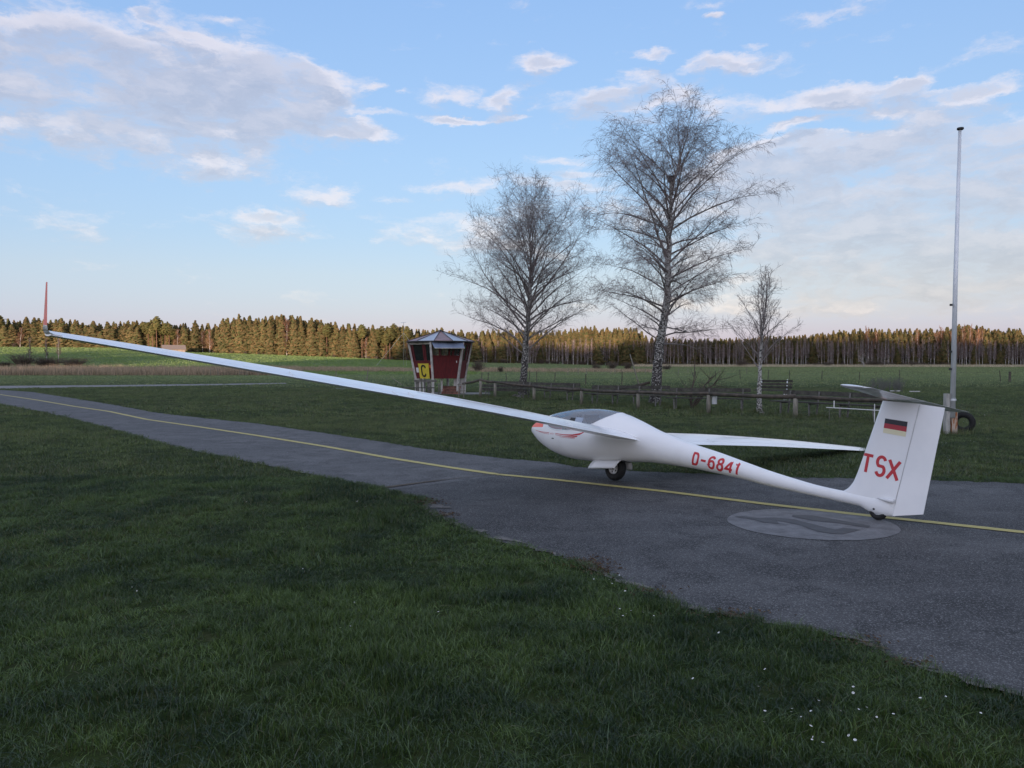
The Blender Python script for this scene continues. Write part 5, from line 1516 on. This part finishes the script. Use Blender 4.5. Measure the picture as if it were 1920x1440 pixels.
scatter('loose_grit', P, RS.rand(n, 3) * 6, np.stack([s_, s_, s_ * .7], 1), [gsrc], {'tint': s_}, props={'label': 'loose pale grit along the broken asphalt edge', 'category': 'grit'})

# reeds
reed_src = [tuft('reed_source', 26, .9, 1.0, .035, 200 + i, M['reed'], 1, .22) for i in range(4)]
straw_src = [tuft('straw_source', 30, .9, 1.0, .05, 240 + i, M['strawblade'], 1, .22) for i in range(3)]
def reeds(name, quads, n, h, label, seed, src=None):
    rs = np.random.RandomState(seed); P = []
    for (u0, u1, y0, y1, k_) in quads:
        for _ in range(int(n * k_)):
            u = rs.uniform(u0, u1); y = rs.uniform(y0, y1); x = (u - 960) / FPX * y
            if vnoise(np.array([x]), np.array([y]), 9, 5)[0] * .6 + rs.rand() * .5 < .30: continue
            P.append((x, y, zg(x, y)))
    m_ = len(P); s_ = rs.uniform(.7, 1.3, m_)
    scatter(name, P, np.stack([rs.randn(m_) * .05, rs.randn(m_) * .05, rs.rand(m_) * 6.28], 1), np.stack([s_, s_, h * s_], 1), src or reed_src, {'tint': rs.rand(m_), 'dry': rs.rand(m_) * .4}, props={'label': label, 'category': 'reeds'})
reeds('reed_bed', [(-120, 420, 128, 150, 1.0), (420, 560, 130, 150, .35), (-120, 560, 150, 172, .5)], 2600, 1.25, 'pale brown reed bed below the rising field', 1)
reeds('dry_grass_strip', [(500, 760, 165, 195, .5), (880, 1240, 170, 230, .9), (600, 780, 170, 200, .4)], 1500, .65, 'thin strip of dry grass across the field beside the hut', 2)
reeds('straw_strip', [(1190, 2010, 395, 436, 1.0)], 5200, 1.25, 'bleached straw strip along the foot of the birch wood', 3, straw_src)

# ------------------------------------------------------------------ woods
def conifer_meshes(seed, H=22.0, wid=3.2, bare=.12, pine=False):
    r = random.Random(seed); v, f = [], []
    n = 0
    z = H * bare
    while z < H * .985:
        t = (z - H * bare) / (H * (1 - bare))
        if pine: rad = wid * (.35 + 1.0 * sin(pi * min(1, t * .9 + .12))) * r.uniform(.7, 1.15)
        else: rad = wid * (1 - t ** 1.5) ** .85 * r.uniform(.60, 1.12) * (.6 + .4 * min(1, t * 4 + .2)) + .18
        k_ = 9 if t < .8 else 6
        a0 = r.uniform(0, 6.28)
        for i in range(k_):
            a = a0 + 6.283 * i / k_ + r.gauss(0, .2); L = rad * r.uniform(.65, 1.15); dz = (-.28 if not pine else .10) * L + r.gauss(0, .12)
            ca, sa = cos(a), sin(a); w = L * (.36 if not pine else .36)
            # a branch: three overlapping ragged sprays
            for s0, s1 in ((.0, .6), (.5, 1.0)):
                zz = z + dz * (s0 + s1) / 2 + r.gauss(0, .10); j = r.gauss(0, .12) * L
                w0, w1 = w * (1 - s0 * .5) * r.uniform(.6, 1.1), w * (1 - s1 * .65) * r.uniform(.4, 1.1)
                p = [(s0 * L, j - w0 * .45, zz - dz * .15 - r.uniform(0, .35)), ((s0 + s1) / 2 * L, j - w1 - .1, zz - .18), (s1 * L, j + r.gauss(0, .1), z + dz * s1 + r.gauss(0, .08)), ((s0 + s1) / 2 * L, j + w1, zz - .1), (s0 * L, j + w0 * .45, zz + .12)]
                o = len(v); v.extend([(x * ca - y * sa, x * sa + y * ca, q) for x, y, q in p]); f.extend([(o, o + 1, o + 2), (o, o + 2, o + 4), (o + 2, o + 3, o + 4)])
            # twigs that hang from the branch like a ragged curtain
            for s0 in (.45, .8, 1.0) if L > 1 else (.8,):
                hw = (w * .75 + .25) * r.uniform(.7, 1.2); hh = r.uniform(.45, 1.05) * (1 if not pine else .8); x0 = s0 * L; zc = z + dz * s0; j = r.gauss(0, .15) * L; tx = r.gauss(0, .25)
                p = [(x0 - tx, j - hw, zc - hh * r.uniform(.3, .7)), (x0 + .15, j - hw * .2, zc - hh), (x0 - .1, j + hw * .5, zc - hh * r.uniform(.5, 1.0)), (x0 + tx, j + hw, zc - hh * .3), (x0, j + hw * .1, zc + hh * .35)]
                o = len(v); v.extend([(x * ca - y * sa, x * sa + y * ca, q) for x, y, q in p]); f.extend([(o, o + 1, o + 4), (o + 1, o + 2, o + 4), (o + 2, o + 3, o + 4)])
        z += H * (.022 if not pine else .028) * r.uniform(.8, 1.3)
    me = bpy.data.meshes.new('conifer_crown'); me.from_pydata(v, [], f); me.materials.append(M['needle2'] if pine else M['needle'])
    T = Tubes(); T.tube([Vector((0, 0, -1)), Vector((r.gauss(0, .2), 0, H * .5)), Vector((0, 0, H * .97))], [.30, .22, .04], 6)
    mt = bpy.data.meshes.new('conifer_trunk'); mt.from_pydata(T.v, [], T.f); mt.materials.append(M['bark'])
    return me, mt
CON = [conifer_meshes(300 + i, wid=R.uniform(3.9, 5.2), bare=R.uniform(.02, .07)) for i in range(6)]
PINE = [conifer_meshes(320 + i, wid=R.uniform(1.9, 2.5), bare=R.uniform(.52, .62), pine=True) for i in range(3)]

def bare_meshes(seed, H=17.0, twm='fartwig', spread=2.2, tr=.13, low=.35, stems=1):
    r = random.Random(seed); T = Tubes(); W = Tubes()
    for s_ in range(stems):
        x0 = r.gauss(0, .5) * (stems > 1); lx = r.gauss(0, .7); ly = r.gauss(0, .7)
        tp = [Vector((x0 + lx * (i / 6) ** 1.2 + r.gauss(0, .08), ly * i / 6, -1 + (H + 1) * i / 6)) for i in range(7)]
        T.tube(tp, [tr * (1 - i / 6.6) + .015 for i in range(7)], 5)
        nb = 46 // stems
        for i in range(nb):
            f = low + (1 - low) * (i / nb) ** 1.0; z = f * 6; k_ = min(5, int(z)); q = tp[k_].lerp(tp[k_ + 1], z - k_); a = r.uniform(0, 6.28); L = spread * (1.15 - .75 * f) * r.uniform(.6, 1.2)
            d = Vector((cos(a) * .55, sin(a) * .55, 1.0)).normalized(); e = q + d * L * 1.1; mid = q.lerp(e, .5) + Vector((cos(a), sin(a), 0)) * .12 * L
            if i % 5 == 0: T.tube([q, mid, e], [.05, .03, .012], 3)
            else: W.tube([q, mid, e], [.045, .032, .016], 3)
            for j in range(17):
                u = q.lerp(e, r.uniform(.25, 1)); dd = (d + Vector((r.gauss(0, .5), r.gauss(0, .5), r.gauss(.1, .4)))).normalized(); W.tube([u, u + dd * L * r.uniform(.2, .6)], [.028, .012], 3)
    a = bpy.data.meshes.new('bare_trunk'); a.from_pydata(T.v, [], T.f); a.materials.append(M['farbirch'])
    b = bpy.data.meshes.new('bare_crown'); b.from_pydata(W.v, [], W.f); b.materials.append(M[twm])
    return b, a
BIR = [bare_meshes(400 + i, stems=1 if i < 5 else 2, tr=R.uniform(.15, .21)) for i in range(7)]
BEECH = [bare_meshes(420 + i, twm='browntwig', spread=3.6, low=.12, tr=.16, H=14) for i in range(3)]

TOPS = [(-400, 590), (0, 591), (60, 597), (100, 596), (200, 602), (260, 598), (300, 596), (330, 605), (360, 601), (400, 605), (420, 596), (440, 590), (480, 592), (535, 587), (570, 590), (600, 597), (680, 606), (715, 612), (740, 606), (760, 612), (800, 616), (840, 610), (880, 620), (920, 616), (1000, 618), (1060, 616), (1100, 609), (1150, 612), (1200, 614), (1215, 628), (1300, 634), (1400, 630), (1440, 628), (1500, 627), (1555, 619), (1640, 614), (1700, 614), (1780, 613), (1800, 606), (1850, 611), (1920, 614), (2400, 612)]
def height_at(u, y, z0, top): return (HOR - top) / FPX * y + CAM_H - z0
seen = 0
def put_tree(kind, variants, u, y, H, Href, label, group, wide=1.0, seed=0):
    r = random.Random(seed); x = (u - 960) / FPX * y; z = zg(x, y); cr, tk = variants[r.randrange(len(variants))]
    t = thing(kind, label, 'tree', (x, y, z), r.uniform(0, 6.28), group); s = H / Href; t.scale = (wide * min(1.15, max(.85, s)), wide * min(1.15, max(.85, s)), s)
    part('trunk', tk, t); part('crown', cr, t)
    return t
rw = random.Random(99)
# front row, left: spruces in full sun
u = -70.0; i = 0
while u < 905:
    D = interp(u, EDGE_D)
    y = D + rw.uniform(-1, 5)
    top = interp(u, TOPS) + (rw.uniform(-4, 10) if rw.random() < .7 else rw.uniform(8, 24))
    x = (u - 960) / FPX * y; H = height_at(u, y, zg(x, y), top)
    kindsel = rw.random(); i += 1
    if 262 < u < 330 or 700 < u < 742 or kindsel < .06:
        put_tree('pine_tree', PINE, u, y, H, 22, 'tall pine with a bare reddish trunk at the edge of the sunlit wood', 'pines along the edge of the sunlit wood', .95, i)
        u += 3.0 / y * FPX * .62
    elif (215 < u < 262 and kindsel < .55) or (380 < u < 400) or kindsel > .93:
        put_tree('bare_tree', BEECH, u, y - 1, H * rw.uniform(.72, .9), 14, 'leafless brown tree at the edge of the sunlit wood', 'bare trees along the edge of the sunlit wood', 1.0, i); u += 3.2 / y * FPX
    else:
        put_tree('spruce_tree', CON, u, y, H, 22, 'tall spruce at the edge of the sunlit wood', 'spruces along the edge of the sunlit wood', 1.0, i); u += rw.uniform(2.0, 3.6) / y * FPX
# front row, right: birches and bare trees in shade
u = 885.0
while u < 1995:
    D = interp(u, EDGE_D); y = D + rw.uniform(-1, 7)
    i += 1
    if u < 1180: top = 642 + rw.uniform(-6, 8)
    else: top = interp(u, [(1180, 640), (1300, 642), (1500, 638), (1640, 636), (1750, 642), (1850, 646), (2000, 648)]) + rw.uniform(-5, 7)
    x = (u - 960) / FPX * y; H = height_at(u, y, zg(x, y), top)
    if rw.random() < .07 or 1168 < u < 1212:
        put_tree('spruce_tree', CON, u, y + 2, H * rw.uniform(.85, 1.2), 22, 'dark spruce standing among the far birches', 'dark spruces among the far birches', 1.0, i); u += 3.0 / y * FPX
    else:
        put_tree('birch_tree', BIR, u, y, H, 17, 'slim leafless birch in the far row at the edge of the shaded wood', 'birches along the edge of the shaded wood', 1.0, i); u += rw.uniform(1.5, 3.9) / y * FPX
# the wood behind the front row: one mass
P, Rr, Sc, idx = [], [], [], []
def add_mass(u, y, H, Href, k_, wide=1.0):
    x = (u - 960) / FPX * y; s = H / Href; P.append((x, y, zg(x, y))); Rr.append((0, 0, rw.uniform(0, 6.28))); q = wide * min(1.2, max(.6, s)); Sc.append((q, q, s)); idx.append(k_)
for row in range(5):
    u = -160.0
    while u < 2080:
        D = interp(u, EDGE_D) + 6 + row * 6 + rw.uniform(-2, 2)
        x = (u - 960) / FPX * D; top = interp(u, TOPS)
        Hm = height_at(u, D, zg(x, D), top)
        if u < 890: H = Hm * rw.uniform(.74, 1.0)
        elif row < 3:
            # dense lower stand behind the birches
            H = height_at(u, D, zg(x, D), 650 - row * 5) * rw.uniform(.8, 1.12)
        else: H = Hm * rw.uniform(.80, 1.0)
        if u > 890 and row < 3 and rw.random() < .85: add_mass(u, D, H * rw.uniform(.9, 1.1), 17, 6 + rw.randrange(7))
        elif u > 1180 and row in (2, 3) and 1620 < u and rw.random() < .35: add_mass(u, D, H * 1.0, 14, 13 + rw.randrange(3))
        else: add_mass(u, D, H, 22, rw.randrange(6))
        u += rw.uniform(2.3, 4.0) / D * FPX
for row in range(3):
    u = 880.0
    while u < 2080:
        D = interp(u, EDGE_D) + 38 + row * 9 + rw.uniform(-3, 3); x = (u - 960) / FPX * D; H = height_at(u, D, zg(x, D), interp(u, TOPS)) * rw.uniform(.84, 1.02)
        add_mass(u, D, H, 22, rw.randrange(6)); u += rw.uniform(2.6, 4.2) / D * FPX
def joined(crown, trunk, name):
    b = MB(); o_ = []
    me = bpy.data.meshes.new(name); v = [tuple(q.co) for q in crown.vertices]; f = [tuple(p.vertices) for p in crown.polygons]; n = len(v); nf = len(f)
    v += [tuple(q.co) for q in trunk.vertices]; f += [tuple(k_ + n for k_ in p.vertices) for p in trunk.polygons]
    me.from_pydata(v, [], f); me.materials.append(crown.materials[0]); me.materials.append(trunk.materials[0]); me.polygons.foreach_set('material_index', [0] * nf + [1] * (len(f) - nf))
    return bpy.data.objects.new(name, me)
srcs = [joined(c, t, 'wood_source_%02d' % i) for i, (c, t) in enumerate(CON + BIR + BEECH)]
scatter('wood', P, Rr, Sc, srcs, {'tint': [0.5] * len(P)}, idx=idx, props={'label': 'dense wood of spruces and bare trees closing the horizon', 'category': 'wood'})

# undergrowth along the foot of the wood
P, Rr, Sc = [], [], []
bush_src = []
for s_ in range(3):
    r = random.Random(500 + s_); T = Tubes()
    for q in range(95):
        a = r.uniform(0, 6.28); d = Vector((cos(a) * r.uniform(.1, .9), sin(a) * r.uniform(.1, .8), 1)).normalized(); L = r.uniform(.8, 2.0); p = Vector((r.gauss(0, .25), r.gauss(0, .25), 0)); e = p + d * L
        T.tube([p, e], [.022, .008], 3)
        for w_ in range(7):
            z_ = p.lerp(e, r.uniform(.3, 1)); T.tube([z_, z_ + Vector((r.gauss(0, .3), r.gauss(0, .3), r.uniform(.0, .35)))], [.011, .005], 3)
    me = bpy.data.meshes.new('bush_source'); me.from_pydata(T.v, [], T.f); me.materials.append(M['bush']); bush_src.append(bpy.data.objects.new('bush_source', me))
for u_row in (0, 7, 16):
  u = -60.0
  while u < 1990:
    D = interp(u, EDGE_D) + u_row + rw.uniform(-2, 4); x = (u - 960) / FPX * D; P.append((x, D, zg(x, D))); Rr.append((0, 0, rw.uniform(0, 6))); q = rw.uniform(.4, 1.3) * (1.2 if u > 880 else .8); Sc.append((q, q, q)); u += rw.uniform(1.2, 4) / D * FPX
scatter('undergrowth', P, Rr, Sc, bush_src, {'tint': [0.5] * len(P)}, props={'label': 'bare undergrowth along the foot of the wood', 'category': 'undergrowth'})

# single bushes and small trees in the fields
def far_bush(px, py, w, h, label, seed, grp=None, Y=None):
    p = at(px, py)
    if p.y > 130 or Y:
        y = Y or 200; p = Vector(((px - 960) / FPX * y, y, 0)); p.z = zg(p.x, p.y)
    t = thing('bush', label, 'bush', tuple(p), 0, grp); o = part('branches', bush_src[seed % 3].data, t); t.scale = (w / 2.4, w / 2.4, h / 2.2); t.rotation_euler = (0, 0, seed)
    return t
far_bush(896, 697, 3.6, 3.2, 'round dark bush in the meadow just right of the red hut', 1, Y=175)
far_bush(939, 696, 1.8, 1.6, 'small bush in the meadow between hut and middle birch', 2, Y=170)
far_bush(1118, 695, 3.4, 2.2, 'low bush far out behind the log rail, left of two others', 3, Y=230)
far_bush(1148, 693, 3.8, 3.0, 'middle bush of three far out beside the tallest birch', 4, Y=240)
far_bush(1176, 694, 4.0, 2.8, 'reddish bush far out just left of the tallest birch trunk', 5, Y=240)
far_bush(1250, 694, 3.4, 2.0, 'low dark bush far out just right of the tallest birch trunk', 6, Y=240)
far_bush(1390, 692, 7.0, 5.2, 'wide dark bush before the birch wood left of the young birch', 7, Y=400)
far_bush(1552, 692, 5.6, 3.4, 'dark bush alone on the straw strip above the tailplane tip', 8, Y=405)
far_bush(1640, 692, 10.0, 5.6, 'widest dark bush on the straw strip left of the mast', 9, Y=412)
far_bush(1711, 692, 5.0, 4.2, 'bush on the straw strip nearest to the mast', 10, Y=412)
for i, (u, w, h, l) in enumerate([(44, 7, 3.6, 'leftmost bush of the hedge below the sunlit field'), (84, 7, 3.0, 'bush between the small birches below the sunlit field'), (100, 5, 2.6, 'low bush under the small birches below the sunlit field'), (138, 8, 2.6, 'rightmost low bush of the hedge below the sunlit field'), (8, 6, 1.5, 'low scrub at the picture edge below the sunlit field')]):
    far_bush(u, 678, w, h, l, 20 + i, Y=185)
for i, (u, h, l) in enumerate([(55, 6.6, 'small birch standing alone left of the winglet foot'), (89, 6.4, 'small birch directly under the wing tip'), (110, 7.4, 'small birch right of the wing tip, tallest of its group')]):
    y = 186; x = (u - 960) / FPX * y; t = thing('birch_tree', l, 'tree', (x, y, zg(x, y)), i * 2.0, 'small birches in the hedge below the sunlit field'); t.scale = (.5, .5, h / 17.0)
    cr, tk = BIR[i]; part('trunk', tk, t); part('crown', cr, t)
shrub(Vector(((1545 - 960) / FPX * 392 + 20, 392, zg(175, 392))), 'bush', 'thin young birch clump before the wide dark bush', 'bush', 7, 3, 41, M['farbirch'], spread=.12, n2=8, n3=3, rad=.12, tw=.02)
# thin leaning sticks in the meadow left of the hut
for i, (x0, y0, x1, y1, l) in enumerate([(732, 706, 754, 722, 'thin stick lying aslant in the grass left of the hut'), (690, 703, 684, 717, 'pale stick leaning out of the grass between wing and hut')]):
    a, c = at(x1, y1), atd(x0, y0, at(x1, y1).y); o = MB().tube([a, c], [.03, .02], 5).build('stick', M['postwood']); o['label'] = l; o['category'] = 'stick'

# ------------------------------------------------------------------ wooded ridge added unseen behind the photographer to shade the airfield
def ridge_top(x):
    s = x - 150 * tan(SUN_AZ - pi)
    return interp(x + 42, [(-600, 20.5), (-172, 20.5), (-150, 25), (-104, 24.5), (-92, 17), (-70, 17), (-60, 26), (-50, 35), (50, 36.5), (72, 43), (180, 43), (260, 41), (420, 39.5), (700, 38)]) + 1.2 * sin(x * .13) + .8 * sin(x * .37 + 1)  # profile shaped to set where sun reaches the field and wood
b = MB(); rows = []
for x in range(-620, 721, 10):
    h = ridge_top(x) - 4
    rows.append([(x, -70, -.5), (x, -130, h * .25), (x, -200, h * .7), (x, -250, h), (x, -300, h * .9), (x, -420, -.5)])
b.grid(rows); o = b.build('shade_ridge', M['ground'], smooth=True); fixn(o); o['kind'] = 'structure'
P, Rr, Sc, idx = [], [], [], []
for row in range(4):
    x = -600
    while x < 700:
        y = -250 - row * 5 + rw.uniform(-2, 2); P.append((x, y, ridge_top(x) - 13)); Rr.append((0, 0, rw.uniform(0, 6.28))); s = rw.uniform(.52, .68); Sc.append((1, 1, s)); idx.append(rw.randrange(6)); x += rw.uniform(2.5, 4)
scatter('wood', P, Rr, Sc, srcs[:6], {'tint': [0.5] * len(P)}, idx=idx, props={'label': 'unseen spruce wood added on a ridge to shade the airfield', 'category': 'wood'})
